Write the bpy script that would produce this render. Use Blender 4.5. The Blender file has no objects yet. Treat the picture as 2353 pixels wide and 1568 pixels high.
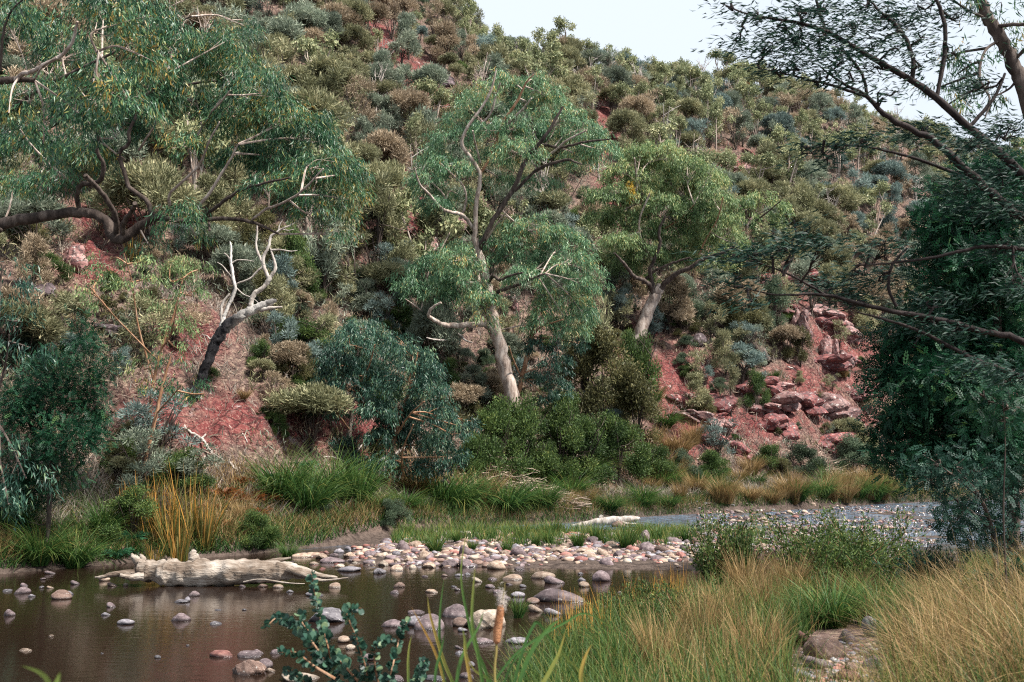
import bpy, math, random
import numpy as np

# ------------------------------------------------------------ camera, sky, sun, exposure
SC = bpy.context.scene
C = SC.collection
F, CU, CV, CAMZ = 2288.0, 1176.5, 784.0, 2.5          # picture measured on a 2353 x 1568 grid, 35 mm lens
PITCH = math.atan(276 / F)
cam = bpy.data.cameras.new('camera')
cam.lens = 35; cam.sensor_width = 36; cam.clip_start = 0.1; cam.clip_end = 3000
cam.dof.use_dof = True; cam.dof.focus_distance = 34; cam.dof.aperture_fstop = 4.0
camo = bpy.data.objects.new('camera', cam); C.objects.link(camo)
camo.location = (0, 0, CAMZ); camo.rotation_euler = (math.pi / 2 + PITCH, 0, 0)
SC.camera = camo
SC.view_settings.view_transform = 'Standard'; SC.view_settings.look = 'None'
SC.view_settings.gamma = 1; SC.view_settings.exposure = 1.45
SUN_EL, SUN_AZ = math.radians(54), math.radians(118)   # azimuth clockwise from +Y
w = bpy.data.worlds.new('World'); SC.world = w; w.use_nodes = True
nt = w.node_tree; nt.nodes.clear()
out = nt.nodes.new('ShaderNodeOutputWorld'); bg = nt.nodes.new('ShaderNodeBackground')
sky = nt.nodes.new('ShaderNodeTexSky'); sky.sky_type = 'NISHITA'; sky.sun_disc = False
sky.sun_elevation = SUN_EL; sky.sun_rotation = SUN_AZ; sky.air_density = 1.0; sky.dust_density = 2.0
tc = nt.nodes.new('ShaderNodeTexCoord'); cl = nt.nodes.new('ShaderNodeTexNoise')
cl.inputs['Scale'].default_value = 1.6; cl.inputs['Detail'].default_value = 5
cr = nt.nodes.new('ShaderNodeValToRGB')
cr.color_ramp.elements[0].position = .30; cr.color_ramp.elements[0].color = (.72, .72, .72, 1)
cr.color_ramp.elements[1].position = .62; cr.color_ramp.elements[1].color = (1, 1, 1, 1)
mx = nt.nodes.new('ShaderNodeMix'); mx.data_type = 'RGBA'
mx.inputs[7].default_value = (6.3, 6.95, 7.7, 1)       # thin bright overcast, in the sky texture's units
nt.links.new(tc.outputs['Generated'], cl.inputs['Vector']); nt.links.new(cl.outputs['Fac'], cr.inputs['Fac'])
nt.links.new(cr.outputs['Color'], mx.inputs[0]); nt.links.new(sky.outputs['Color'], mx.inputs[6])
nt.links.new(mx.outputs[2], bg.inputs['Color']); bg.inputs['Strength'].default_value = 0.052
nt.links.new(bg.outputs[0], out.inputs['Surface'])
sl = bpy.data.lights.new('sun', 'SUN'); sl.energy = 3.7; sl.angle = math.radians(5); sl.color = (1, .95, .88)
so = bpy.data.objects.new('sun', sl); C.objects.link(so); so.location = (0, 0, 150)
from mathutils import Vector
sd = Vector((math.sin(SUN_AZ) * math.cos(SUN_EL), math.cos(SUN_AZ) * math.cos(SUN_EL), math.sin(SUN_EL)))
so.rotation_euler = sd.to_track_quat('Z', 'Y').to_euler()
SC.cycles.filter_width = 1.15; SC.cycles.use_denoising = False; SC.cycles.max_bounces = 4; SC.cycles.diffuse_bounces = 1; SC.cycles.glossy_bounces = 2
SC.cycles.transmission_bounces = 3; SC.cycles.transparent_max_bounces = 4

R = np.random.default_rng(7)
random.seed(7)

# ------------------------------------------------------------ projection helpers
def ray(u, v):
    u = np.asarray(u, float); v = np.asarray(v, float)
    a = (u - CU) / F; b = (CV - v) / F
    return a, math.cos(PITCH) - b * math.sin(PITCH), math.sin(PITCH) + b * math.cos(PITCH)
def at(u, v, Y):                                        # the point at depth Y seen in direction (u, v)
    a, b, c = ray(u, v)
    return np.array([a / b * Y, Y, CAMZ + c / b * Y]) if np.ndim(u) == 0 else np.stack([a / b * Y, Y + 0 * a, CAMZ + c / b * Y], -1)
def proj(P):
    P = np.asarray(P, float); x, y, z = P[..., 0], P[..., 1], P[..., 2] - CAMZ
    d = y * math.cos(PITCH) + z * math.sin(PITCH); h = z * math.cos(PITCH) - y * math.sin(PITCH)
    d = np.where(d < .01, .01, d)
    return CU + F * x / d, CV - F * h / d
def rnd(n, a=0., b=1.): return R.uniform(a, b, n)
def unit(v): return v / np.maximum(np.linalg.norm(v, axis=-1, keepdims=True), 1e-9)

# ------------------------------------------------------------ noise
_T = np.random.default_rng(3).random((256, 256))
def vn(x, y):
    xi = np.floor(x).astype(int); yi = np.floor(y).astype(int); fx = x - xi; fy = y - yi
    fx = fx * fx * (3 - 2 * fx); fy = fy * fy * (3 - 2 * fy)
    a = _T[xi & 255, yi & 255]; b = _T[(xi + 1) & 255, yi & 255]; c = _T[xi & 255, (yi + 1) & 255]; d = _T[(xi + 1) & 255, (yi + 1) & 255]
    return (a + (b - a) * fx) * (1 - fy) + (c + (d - c) * fx) * fy - .5
def fbm(x, y, o=4):
    s = 0; a = 1; f = 1
    for k in range(o): s = s + a * vn(x * f + 17.3 * k, y * f + 9.1 * k); a *= .5; f *= 2.03
    return s
def sstep(x, a, b): t = np.clip((x - a) / (b - a), 0, 1); return t * t * (3 - 2 * t)

# ------------------------------------------------------------ terrain height
def NEAR(T): return np.interp(T, [-.7, -.3, -.12, -.02, .03, .12, .25, .40, .55, .9], [6, 7, 8.2, 10, 13, 16.5, 20, 23, 25, 28])
def FAR(T): return np.interp(T, [-.7, -.51, -.38, -.27, -.18, -.10, 0, .05, .14, .27, .38, .49, .9], [20, 22.5, 25, 27, 30, 34, 39.5, 41, 46, 52, 60, 66, 80])
def Y0(T): return FAR(T) + np.interp(T, [-.5, -.3, -.1, 0, .14, .3, .5], [3, 3.2, 4.5, 5, 6, 6, 8])
def SL(T): return np.interp(T, [-.5, 0, .3, .5], [.78, .76, .74, .70])
def EE(T): return np.interp(T, [-.7, -.3, -.1, -.02, .14, .27, .36, .5, .9], [.66, .64, .545, .455, .43, .41, .38, .33, .26])
def H(x, y):
    x = np.asarray(x, float); y = np.asarray(y, float)
    T = np.clip(x / np.maximum(y, 6), -.9, .9)
    yn = NEAR(T); yf = FAR(T); y0 = Y0(T); s = SL(T)
    h = np.full(np.broadcast(x, y).shape, -.3)
    # gravel bar and riffle
    u, v = proj(np.stack([x, y, 0 * x], -1))
    bar = sstep(u, 690, 900) * (1 - sstep(u, 1560, 1720)) * sstep(v, 1214, 1228) * (1 - sstep(v, 1290 + .02 * (u - 900), 1318 + .02 * (u - 900))) * (y > 3)
    h = h + bar * (.36 + .10 * fbm(x * .7, y * .7, 3))
    rif = sstep(u, 1560, 1680) * (1 - sstep(u, 2200, 2330)) * sstep(y, 22, 27) * (1 - sstep(y, 52, 60))
    h = h + rif * (.25 + .10 * fbm(x * .5, y * .5, 3))
    # near bank
    q = np.clip((yn - y) / np.maximum(yn - 3, 4), 0, 1)
    h = h + sstep(yn - y, -1, 1.2) * .32 + (q * .9 + .25 * sstep(T, .38, .55) * sstep(q, .1, .5)) + .10 * fbm(x * .6, y * .6, 3) * q
    # far bank: step, bench, slope, ridge
    d = y - yf
    h = h + sstep(d, -.4, .9) * .65 + sstep(d, .5, 5) * .35
    dd = y - y0 + 1.5 * fbm(x * .08 + 5, y * .08, 3)
    zs = s * .5 * (dd + np.sqrt(dd * dd + 3.0))
    E = EE(T); yr = y0 / (1 - E / (s)); Hr = E * yr
    k = 5.0
    zz = -k * np.log(np.exp(-np.minimum(zs, 200) / k) + np.exp(-Hr / k))
    zz = np.where(zs > 0, zz, 0) - np.maximum(y - yr - 10, 0) * .25
    amp = sstep(dd, 0, 14)
    h = h + np.maximum(zz, -40) + amp * (2.6 * fbm(x * .09, y * .09, 5) + .5 * fbm(x * .5, y * .5, 3)) + sstep(dd, -1, 3) * (.40 * fbm(x * .9, y * .9, 3) + .20 * np.abs(fbm(x * 2.3 + y * .6, y * 1.9, 2)))
    return h
def hit(u, v, lo=6.):
    ys = np.concatenate([np.arange(lo, 60, .06), np.arange(60, 260, .2)])
    P = at(np.full(len(ys), float(u)), np.full(len(ys), float(v)), ys)
    g = np.where(P[:, 2] < H(P[:, 0], P[:, 1]))[0]
    if not len(g): return None
    p = P[g[0]].copy(); p[2] = H(p[0], p[1]); return p
def whit(u, v):                                          # on the water plane
    a, b, c = ray(u, v); Y = -CAMZ * b / c; return np.array([a / b * Y, Y, 0.])

# ------------------------------------------------------------ mesh builder
class MB:
    def __init__(s): s.v = []; s.t = []; s.f = []; s.n = 0; s.m = []
    def add(s, V, Fc, tint=None, mat=0):
        V = np.asarray(V, float).reshape(-1, 3); Fc = np.asarray(Fc, int)
        if not len(V): return
        s.v.append(V); s.t.append(np.full(len(V), .5) if tint is None else np.broadcast_to(np.asarray(tint, float), (len(V),)))
        s.f.append(Fc + s.n); s.m.append((len(Fc), mat)); s.n += len(V)
    def join(s, o, mat):
        s.v += o.v; s.t += o.t; s.f += [f + s.n for f in o.f]; s.m += [(n, mat) for n, _ in o.m]; s.n += o.n
    def arrays(s): return np.concatenate(s.v), s.f, np.concatenate(s.t)
    def build(s, name, mat, parent=None, smooth=False, origin=None):
        V = np.concatenate(s.v) if s.v else np.zeros((0, 3))
        me = bpy.data.meshes.new(name)
        if origin is not None: V = V - np.asarray(origin)
        me.vertices.add(len(V)); me.vertices.foreach_set('co', V.astype(np.float32).ravel())
        tot = np.concatenate([np.full(len(f), f.shape[1]) for f in s.f]); li = np.concatenate([f.ravel() for f in s.f])
        me.loops.add(len(li)); me.loops.foreach_set('vertex_index', li.astype(np.int32))
        me.polygons.add(len(tot)); st = np.concatenate([[0], np.cumsum(tot)[:-1]])
        me.polygons.foreach_set('loop_start', st.astype(np.int32)); me.polygons.foreach_set('loop_total', tot.astype(np.int32))
        me.polygons.foreach_set('use_smooth', np.full(len(tot), smooth))
        a = me.attributes.new('tint', 'FLOAT', 'POINT'); a.data.foreach_set('value', np.concatenate(s.t).astype(np.float32))
        for m in (mat if isinstance(mat, (list, tuple)) else [mat]): me.materials.append(m)
        if isinstance(mat, (list, tuple)):
            me.polygons.foreach_set('material_index', np.concatenate([np.full(n, k) for n, k in s.m]).astype(np.int32))
        me.update(calc_edges=True); me.validate()
        o = bpy.data.objects.new(name, me); C.objects.link(o)
        if origin is not None: o.location = origin
        if parent is not None: o.parent = parent; o.location = (0, 0, 0) if origin is None else tuple(np.asarray(origin) - np.asarray(parent.location))
        return o
def tag(o, label=None, cat=None, group=None, kind=None):
    if label: o['label'] = label
    if cat: o['category'] = cat
    if group: o['group'] = group
    if kind: o['kind'] = kind
    return o
def empty(name, loc):
    o = bpy.data.objects.new(name, None); C.objects.link(o); o.location = [float(a) for a in loc]; o.empty_display_size = .3
    return o
def copy_tree(o, parent=None):
    c = o.copy(); C.objects.link(c)
    if parent is not None: c.parent = parent
    for ch in o.children: copy_tree(ch, c)
    return c
def local(mb, root, name, mat, smooth=False):            # world-space mesh data stored relative to its thing's Empty
    return mb.build(name, mat, root, smooth, origin=np.array(root.location)) if False else _local(mb, root, name, mat, smooth)
def _local(mb, root, name, mat, smooth):
    L = np.array(root.location); mb.v = [a - L for a in mb.v]
    return mb.build(name, mat, root, smooth)

def catmull(P, n=5):
    P = np.asarray(P, float); Q = np.vstack([2 * P[0] - P[1], P, 2 * P[-1] - P[-2]]); o = []
    for i in range(1, len(Q) - 2):
        t = np.linspace(0, 1, n, endpoint=False)[:, None]; a, b, c, d = Q[i - 1], Q[i], Q[i + 1], Q[i + 2]
        o.append(.5 * (2 * b + (c - a) * t + (2 * a - 5 * b + 4 * c - d) * t ** 2 + (3 * b - a - 3 * c + d) * t ** 3))
    return np.vstack(o + [P[-1:]])
def tube(mb, P, r, sides=6, tint=.5, rough=0., mat=0):
    P = np.asarray(P, float); n = len(P); r = np.broadcast_to(np.asarray(r, float), (n,))
    T = unit(np.gradient(P, axis=0)); ref = np.array([.31, .9, .2]) if abs(T[0][2]) > .6 else np.array([.05, .1, 1.])
    A = unit(np.cross(T, ref)); B = np.cross(T, A); an = np.arange(sides) * 2 * math.pi / sides
    rr = r[:, None] * (1 + rough * R.normal(size=(n, sides)))
    V = P[:, None] + rr[..., None] * (np.cos(an)[None, :, None] * A[:, None] + np.sin(an)[None, :, None] * B[:, None])
    i = np.arange(n - 1)[:, None] * sides; j = np.arange(sides)[None]; j2 = (j + 1) % sides
    Fc = np.stack([i + j, i + j2, i + sides + j2, i + sides + j], -1).reshape(-1, 4)
    mb.add(V.reshape(-1, 3), Fc, tint, mat)
    for e, rev in ((0, 1), (n - 1, 0)):
        k = np.arange(sides) + e * sides
        mb.add(V[e], (np.arange(sides)[::-1] if rev else np.arange(sides))[None], tint, mat)
def leaves(mb, P, A, L, W, tint, mat=0, up=None):        # one lance-shaped quad per leaf
    N = len(P)
    if not N: return
    s = unit(np.cross(A, R.normal(size=(N, 3)))); L = np.broadcast_to(L, (N,))[:, None]; W = np.broadcast_to(W, (N,))[:, None]
    bend = R.normal(size=(N, 3)) * .12 * L
    V = np.stack([P, P + A * L * .42 + s * W * .5 + bend, P + A * L + bend * .3, P + A * L * .42 - s * W * .5 + bend], 1)
    mb.add(V.reshape(-1, 3), np.arange(4 * N).reshape(N, 4), np.clip(np.repeat(tint, 4) + np.tile([-.06, 0, .16, 0], N), 0, 1), mat)
def blades(mb, P, L, W, az, lean, bend, tint, segs=4, mat=0, tip=.35, wind=None):
    N = len(P); L = np.broadcast_to(L, (N,)); W = np.broadcast_to(W, (N,))
    wa = rnd(N, 0, 2 * math.pi); wd = np.stack([np.cos(wa), np.sin(wa), 0 * wa], -1)
    rows = []; p = P.copy(); tt = []
    for k in range(segs + 1):
        s = k / segs; ww = W * (1 - s ** 1.6) + .0004
        rows += [p - wd * ww[:, None] / 2, p + wd * ww[:, None] / 2]; tt += [tint + tip * s * s] * 2
        a = lean + bend * (s + .5 / segs); d = np.stack([np.sin(a) * np.cos(az), np.sin(a) * np.sin(az), np.cos(a)], -1)
        if wind is not None: d = unit(d + np.asarray(wind) * s)
        p = p + d * (L / segs)[:, None]
    V = np.stack(rows, 1); b = np.arange(N)[:, None] * (2 * segs + 2)
    Fc = np.concatenate([np.stack([b[:, 0] + 2 * k, b[:, 0] + 2 * k + 1, b[:, 0] + 2 * k + 3, b[:, 0] + 2 * k + 2], -1) for k in range(segs)])
    mb.add(V.reshape(-1, 3), Fc, np.clip(np.stack(tt, 1).ravel(), 0, 1), mat)
def fronds(mb, P, A, L, tint, pairs=7, mat=0, up=None, wid=.10, spread=.38):   # feathery wattle leaf: pairs of pinnae on a stalk
    N = len(P)
    if not N: return
    U = unit(R.normal(size=(N, 3)) * .5 + np.array([0, 0, 1.])) if up is None else up
    S = unit(np.cross(A, U)); L = np.broadcast_to(L, (N,))[:, None]
    for k in range(pairs):
        s = .15 + .85 * k / (pairs - 1); l = spread * math.sin(.5 + 2.3 * s * .9) * 1.0
        for sg in (-1, 1):
            b = P + A * L * s; d = unit(A * .75 + S * sg + R.normal(size=(N, 3)) * .12)
            w_ = A * L * wid * .5
            V = np.stack([b, b + d * L * l * .5 + w_, b + d * L * l, b + d * L * l * .5 - w_], 1)
            mb.add(V.reshape(-1, 3), np.arange(4 * N).reshape(N, 4), np.repeat(tint, 4), mat)
def ico(sub):
    import bmesh
    bm = bmesh.new(); bmesh.ops.create_icosphere(bm, subdivisions=sub, radius=1)
    V = np.array([v.co[:] for v in bm.verts]); Fc = np.array([[v.index for v in f.verts] for f in bm.faces]); bm.free(); return V, Fc
ICO = {k: ico(k) for k in (1, 2, 3, 4)}
def rockshape(seed, sub=3, planes=12, soft=6., noise=.05):
    r = np.random.default_rng(seed); V, Fc = ICO[sub]; n = unit(r.normal(size=(planes, 3))); d = r.uniform(.55, 1., planes)
    dot = np.maximum(V @ n.T, 1e-3); q = d / dot
    rad = (np.sum(np.minimum(1 / q, 50) ** soft, 1) + .9 ** soft) ** (-1 / soft)
    P = V * rad[:, None]
    g = r.normal(size=3) * 10
    rad2 = 1 + noise * (fbm(P[:, 0] * 2.3 + g[0] + P[:, 2], P[:, 1] * 2.3 + g[1] - P[:, 2] * .7, 4) * 2)
    return P * rad2[:, None], Fc

# ------------------------------------------------------------ materials
MATS = {}
def nodes(name):
    m = bpy.data.materials.new(name); m.use_nodes = True; t = m.node_tree; t.nodes.clear(); MATS[name] = m
    o = t.nodes.new('ShaderNodeOutputMaterial'); return m, t, o
def ramp(t, stops):
    r = t.nodes.new('ShaderNodeValToRGB'); e = r.color_ramp.elements
    while len(e) < len(stops): e.new(.5)
    for k, (p, c) in enumerate(stops): e[k].position = p; e[k].color = (*c, 1)
    return r
def foliage(name, stops, transl=.3, rough=.55, var=.25, spec=.25):
    m, t, o = nodes(name); L = t.links.new
    a = t.nodes.new('ShaderNodeAttribute'); a.attribute_name = 'tint'; r = ramp(t, stops); L(a.outputs['Fac'], r.inputs['Fac'])
    oi = t.nodes.new('ShaderNodeObjectInfo'); hs = t.nodes.new('ShaderNodeHueSaturation')
    mr = t.nodes.new('ShaderNodeMapRange'); mr.inputs['To Min'].default_value = 1 - var; mr.inputs['To Max'].default_value = 1 + var
    L(oi.outputs['Random'], mr.inputs['Value']); L(mr.outputs[0], hs.inputs['Value']); L(r.outputs['Color'], hs.inputs['Color'])
    p = t.nodes.new('ShaderNodeBsdfPrincipled'); p.inputs['Roughness'].default_value = rough; p.inputs['Specular IOR Level'].default_value = spec
    L(hs.outputs['Color'], p.inputs['Base Color'])
    if transl:
        tr = t.nodes.new('ShaderNodeBsdfTranslucent'); L(hs.outputs['Color'], tr.inputs['Color']); ms = t.nodes.new('ShaderNodeMixShader')
        ms.inputs[0].default_value = transl; L(p.outputs[0], ms.inputs[1]); L(tr.outputs[0], ms.inputs[2]); L(ms.outputs[0], o.inputs['Surface'])
    else: L(p.outputs[0], o.inputs['Surface'])
    return m
def tex(t, scale, detail=5, rough=.6, coord=None, stretch=None):
    n = t.nodes.new('ShaderNodeTexNoise'); n.inputs['Scale'].default_value = scale; n.inputs['Detail'].default_value = detail; n.inputs['Roughness'].default_value = rough
    if coord is not None:
        if stretch: mp = t.nodes.new('ShaderNodeMapping'); mp.inputs['Scale'].default_value = stretch; t.links.new(coord, mp.inputs['Vector']); coord = mp.outputs[0]
        t.links.new(coord, n.inputs['Vector'])
    return n
def mixc(t, fac, a, b):
    m = t.nodes.new('ShaderNodeMix'); m.data_type = 'RGBA'
    for sck, val in ((0, fac), (6, a), (7, b)):
        if hasattr(val, 'is_linked') or hasattr(val, 'node'): t.links.new(val, m.inputs[sck])
        else: m.inputs[sck].default_value = val if sck == 0 else (*val, 1)
    return m.outputs[2]
def mth(t, op, a, b=None, clamp=False):
    m = t.nodes.new('ShaderNodeMath'); m.operation = op; m.use_clamp = clamp
    for k, val in enumerate((a, b)):
        if val is None: continue
        if hasattr(val, 'node'): t.links.new(val, m.inputs[k])
        else: m.inputs[k].default_value = val
    return m.outputs[0]
def barkmat(name, stops, scale=6, stretch=(1, 1, .25), bump=.4, rough=.85, tintmix=None):
    m, t, o = nodes(name); L = t.links.new; co = t.nodes.new('ShaderNodeTexCoord').outputs['Object']
    n = tex(t, scale, 6, .65, co, stretch); r = ramp(t, stops); L(n.outputs['Fac'], r.inputs['Fac'])
    col = r.outputs['Color']
    if tintmix is not None:
        a = t.nodes.new('ShaderNodeAttribute'); a.attribute_name = 'tint'; col = mixc(t, a.outputs['Fac'], col, tintmix)
    p = t.nodes.new('ShaderNodeBsdfPrincipled'); p.inputs['Roughness'].default_value = rough; p.inputs['Specular IOR Level'].default_value = .2
    L(col, p.inputs['Base Color']); b = t.nodes.new('ShaderNodeBump'); b.inputs['Strength'].default_value = bump; b.inputs['Distance'].default_value = .05
    n2 = tex(t, scale * 4, 4, .6, co, stretch); L(n2.outputs['Fac'], b.inputs['Height']); L(b.outputs[0], p.inputs['Normal']); L(p.outputs[0], o.inputs['Surface'])
    return m
def stonemat(name, cols, lichen=.0, wet=True):
    m, t, o = nodes(name); L = t.links.new; co = t.nodes.new('ShaderNodeTexCoord').outputs['Object']; g = t.nodes.new('ShaderNodeNewGeometry')
    oi = t.nodes.new('ShaderNodeObjectInfo')
    n = tex(t, 2.2, 6, .65, co); r = ramp(t, [(.32, cols[0]), (.5, cols[1]), (.68, cols[2])]); L(n.outputs['Fac'], r.inputs['Fac'])
    hs = t.nodes.new('ShaderNodeHueSaturation'); mr = t.nodes.new('ShaderNodeMapRange'); mr.inputs['To Min'].default_value = .7; mr.inputs['To Max'].default_value = 1.3
    L(oi.outputs['Random'], mr.inputs['Value']); L(mr.outputs[0], hs.inputs['Value']); L(r.outputs['Color'], hs.inputs['Color']); col = hs.outputs['Color']
    sp = tex(t, 14, 3, .7, co); k = mth(t, 'MULTIPLY', mth(t, 'SUBTRACT', sp.outputs['Fac'], .5), .9); 
    if not wet:
        vo = t.nodes.new('ShaderNodeTexVoronoi'); vo.feature = 'DISTANCE_TO_EDGE'; vo.inputs['Scale'].default_value = 1.6; wv = tex(t, 2.5, 4, .6, co); ad = t.nodes.new('ShaderNodeVectorMath'); ad.operation = 'MULTIPLY_ADD'; L(wv.outputs['Color'], ad.inputs[0]); ad.inputs[1].default_value = (.7, .7, .7); L(co, ad.inputs[2]); mpv = t.nodes.new('ShaderNodeMapping'); mpv.inputs['Scale'].default_value = (.7, 1, 1.9); L(ad.outputs[0], mpv.inputs['Vector']); L(mpv.outputs[0], vo.inputs['Vector'])
        col = mixc(t, mth(t, 'MULTIPLY', mth(t, 'SUBTRACT', .07, vo.outputs['Distance']), 15, True), col, (.025, .012, .014))
    if lichen:
        ln = tex(t, 5, 6, .75, co); lf = mth(t, 'MULTIPLY', mth(t, 'SUBTRACT', ln.outputs['Fac'], .62 - lichen * .15), 14, True)
        col = mixc(t, lf, col, (.52, .50, .46))
    p = t.nodes.new('ShaderNodeBsdfPrincipled'); p.inputs['Roughness'].default_value = .75
    if wet:
        sx = t.nodes.new('ShaderNodeSeparateXYZ'); L(g.outputs['Position'], sx.inputs[0])
        wf = mth(t, 'MULTIPLY', mth(t, 'SUBTRACT', .05, sx.outputs['Z']), 30, True)
        hs2 = t.nodes.new('ShaderNodeHueSaturation'); hs2.inputs['Value'].default_value = .35; L(col, hs2.inputs['Color']); col = mixc(t, wf, col, hs2.outputs['Color'])
        mrr = t.nodes.new('ShaderNodeMapRange'); mrr.inputs['To Min'].default_value = .75; mrr.inputs['To Max'].default_value = .2; L(wf, mrr.inputs['Value']); L(mrr.outputs[0], p.inputs['Roughness'])
    L(col, p.inputs['Base Color']); b = t.nodes.new('ShaderNodeBump'); b.inputs['Strength'].default_value = .5; b.inputs['Distance'].default_value = .03
    L(tex(t, 9, 6, .7, co).outputs['Fac'], b.inputs['Height']); L(b.outputs[0], p.inputs['Normal']); L(p.outputs[0], o.inputs['Surface'])
    return m
# gum leaves: mostly grey-green, some yellow and rust
GUM_D = foliage('gum_leaf_deep', [(0, (0.008, 0.032, 0.017)), (.4, (0.024, 0.086, 0.041)), (.72, (0.070, 0.179, 0.078)), (.88, (0.190, 0.252, 0.083)), (1, (0.400, 0.252, 0.055))], var=.05, spec=.45, rough=.45)
GUM_M = foliage('gum_leaf_grey', [(0, (0.024, 0.079, 0.038)), (.4, (0.081, 0.185, 0.090)), (.75, (0.203, 0.343, 0.168)), (.92, (0.351, 0.409, 0.168)), (1, (0.567, 0.356, 0.120))], var=.05, spec=.45, rough=.45)
GUM_L = foliage('gum_leaf_yellow_green', [(0, (0.031, 0.068, 0.026)), (.4, (0.098, 0.174, 0.063)), (.8, (0.258, 0.348, 0.142)), (1, (0.492, 0.447, 0.179))], var=.05, spec=.4)
GUM_B = foliage('gum_leaf_blue', [(0, (.006, .025, .018)), (.5, (.024, .075, .05)), (.85, (.07, .15, .095)), (1, (.17, .24, .12))], var=.1, spec=.45, rough=.45)
MISTLE = foliage('mistletoe_leaf', [(0, (.25, .16, .02)), (1, (.5, .34, .05))], var=.05)
WATTLE = foliage('wattle_leaf', [(0, (.003, .02, .011)), (.5, (.010, .055, .026)), (.85, (.03, .11, .045)), (1, (.09, .17, .05))], transl=.25, var=.05)
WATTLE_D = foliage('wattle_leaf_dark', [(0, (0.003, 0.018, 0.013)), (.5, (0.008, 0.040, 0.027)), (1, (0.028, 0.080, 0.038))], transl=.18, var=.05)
WATTLE_B = foliage('wattle_leaf_blue', [(0, (0.003, 0.016, 0.011)), (.5, (0.011, 0.044, 0.028)), (1, (0.040, 0.104, 0.066))], transl=.2, var=.05)
OAK_O = foliage('sheoak_olive', [(0, (0.078, 0.083, 0.043)), (.5, (0.221, 0.224, 0.121)), (1, (0.520, 0.461, 0.270))], transl=.25, var=.25)
OAK_G = foliage('sheoak_grey_green', [(0, (0.072, 0.090, 0.068)), (.5, (0.195, 0.237, 0.169)), (1, (0.442, 0.461, 0.351))], transl=.25, var=.25)
OAK_T = foliage('sheoak_tan', [(0, (0.130, 0.096, 0.061)), (.5, (0.338, 0.262, 0.176)), (1, (0.620, 0.486, 0.338))], transl=.25, var=.2)
OAK_B = foliage('sheoak_blue_grey', [(0, (0.058, 0.090, 0.081)), (.5, (0.156, 0.218, 0.196)), (1, (0.364, 0.435, 0.392))], transl=.25, var=.2)
HILL_GUM = foliage('hill_gum_leaf', [(0, (0.091, 0.115, 0.054)), (.5, (0.260, 0.288, 0.149)), (1, (0.572, 0.525, 0.297))], transl=.25, var=.2)
BUSH_G = foliage('grey_bush_leaf', [(0, (.02, .04, .024)), (.5, (.075, .11, .065)), (1, (.19, .23, .14))], var=.25)
BUSH_O = foliage('olive_bush_leaf', [(0, (.03, .03, .012)), (.5, (.10, .10, .042)), (1, (.26, .22, .09))], var=.25)
BUSH = foliage('tea_tree_leaf', [(0, (0.016, 0.035, 0.012)), (.5, (0.063, 0.110, 0.032)), (.85, (0.147, 0.204, 0.051)), (1, (0.273, 0.275, 0.085))], var=.2)
SEDGE = foliage('sedge_blade', [(0, (0.014, 0.047, 0.012)), (.4, (0.048, 0.116, 0.026)), (.75, (0.157, 0.200, 0.046)), (1, (0.411, 0.294, 0.091))], var=.15)
STRAW = foliage('straw_blade', [(0, (0.077, 0.058, 0.024)), (.4, (0.186, 0.123, 0.052)), (.75, (0.326, 0.213, 0.092)), (1, (0.465, 0.316, 0.149))], var=.12)
GOLD = foliage('golden_reed', [(0, (0.024, 0.053, 0.011)), (.45, (0.144, 0.137, 0.036)), (.78, (0.432, 0.231, 0.063)), (1, (0.620, 0.304, 0.063))], var=.1)
REED = foliage('reed_blade', [(0, (.03, .10, .03)), (.5, (.10, .22, .05)), (.8, (.36, .34, .08)), (1, (.6, .34, .08))], var=.05, rough=.4, spec=.4)
GREYG = foliage('dead_grass', [(0, (.12, .10, .09)), (.5, (.24, .20, .17)), (1, (.42, .36, .29))], var=.1)
FERN_O = foliage('bracken_rust', [(0, (.06, .02, .01)), (.5, (.20, .065, .02)), (1, (.36, .15, .05))], var=.15)
FERN_G = foliage('bracken_green', [(0, (.01, .05, .03)), (.5, (.03, .13, .06)), (1, (.09, .22, .09))], var=.15)
BARK_D = barkmat('bark_dark', [(.3, (.02, .015, .013)), (.5, (.065, .048, .04)), (.72, (.17, .135, .115))])
BARK_P = barkmat('bark_pale', [(.3, (.13, .09, .07)), (.47, (.31, .24, .20)), (.6, (.50, .42, .36)), (.8, (.58, .51, .45))], tintmix=(.05, .035, .03), bump=.3)
BARK_K = barkmat('bark_black', [(.3, (.010, .007, .007)), (.5, (.026, .019, .018)), (.75, (.06, .045, .042))])
BARK_O = barkmat('bark_orange', [(.3, (.13, .06, .035)), (.5, (.30, .16, .09)), (.75, (.48, .34, .24))])
BARK_C = barkmat('bark_char', [(.35, (.008, .008, .010)), (.6, (.03, .028, .03)), (.8, (.10, .09, .09))], tintmix=(.58, .54, .50), bump=.8)
DEADW = barkmat('dead_wood', [(.25, (.12, .095, .085)), (.45, (.34, .295, .26)), (.7, (.56, .51, .46))], bump=.5)
LOGM = barkmat('weathered_log', [(.30, (.05, .032, .022)), (.45, (.17, .13, .10)), (.58, (.34, .29, .245)), (.75, (.54, .49, .44))], scale=4, stretch=(.25, 1, 1), bump=1.)
STK = barkmat('driftwood_stick', [(.3, (.18, .12, .09)), (.6, (.42, .33, .26)), (.8, (.6, .5, .42))], tintmix=(.12, .08, .06))
ROCK = stonemat('outcrop_rock', [(.08, .03, .03), (.20, .095, .085), (.31, .20, .18)], lichen=.25, wet=False)
ROCK_R = stonemat('red_rock', [(.05, .012, .014), (.14, .034, .032), (.26, .085, .07)], lichen=.25, wet=False)
ROCK_K = stonemat('dark_rock', [(.02, .014, .016), (.07, .045, .05), (.16, .11, .12)], lichen=.2, wet=False)
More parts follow.
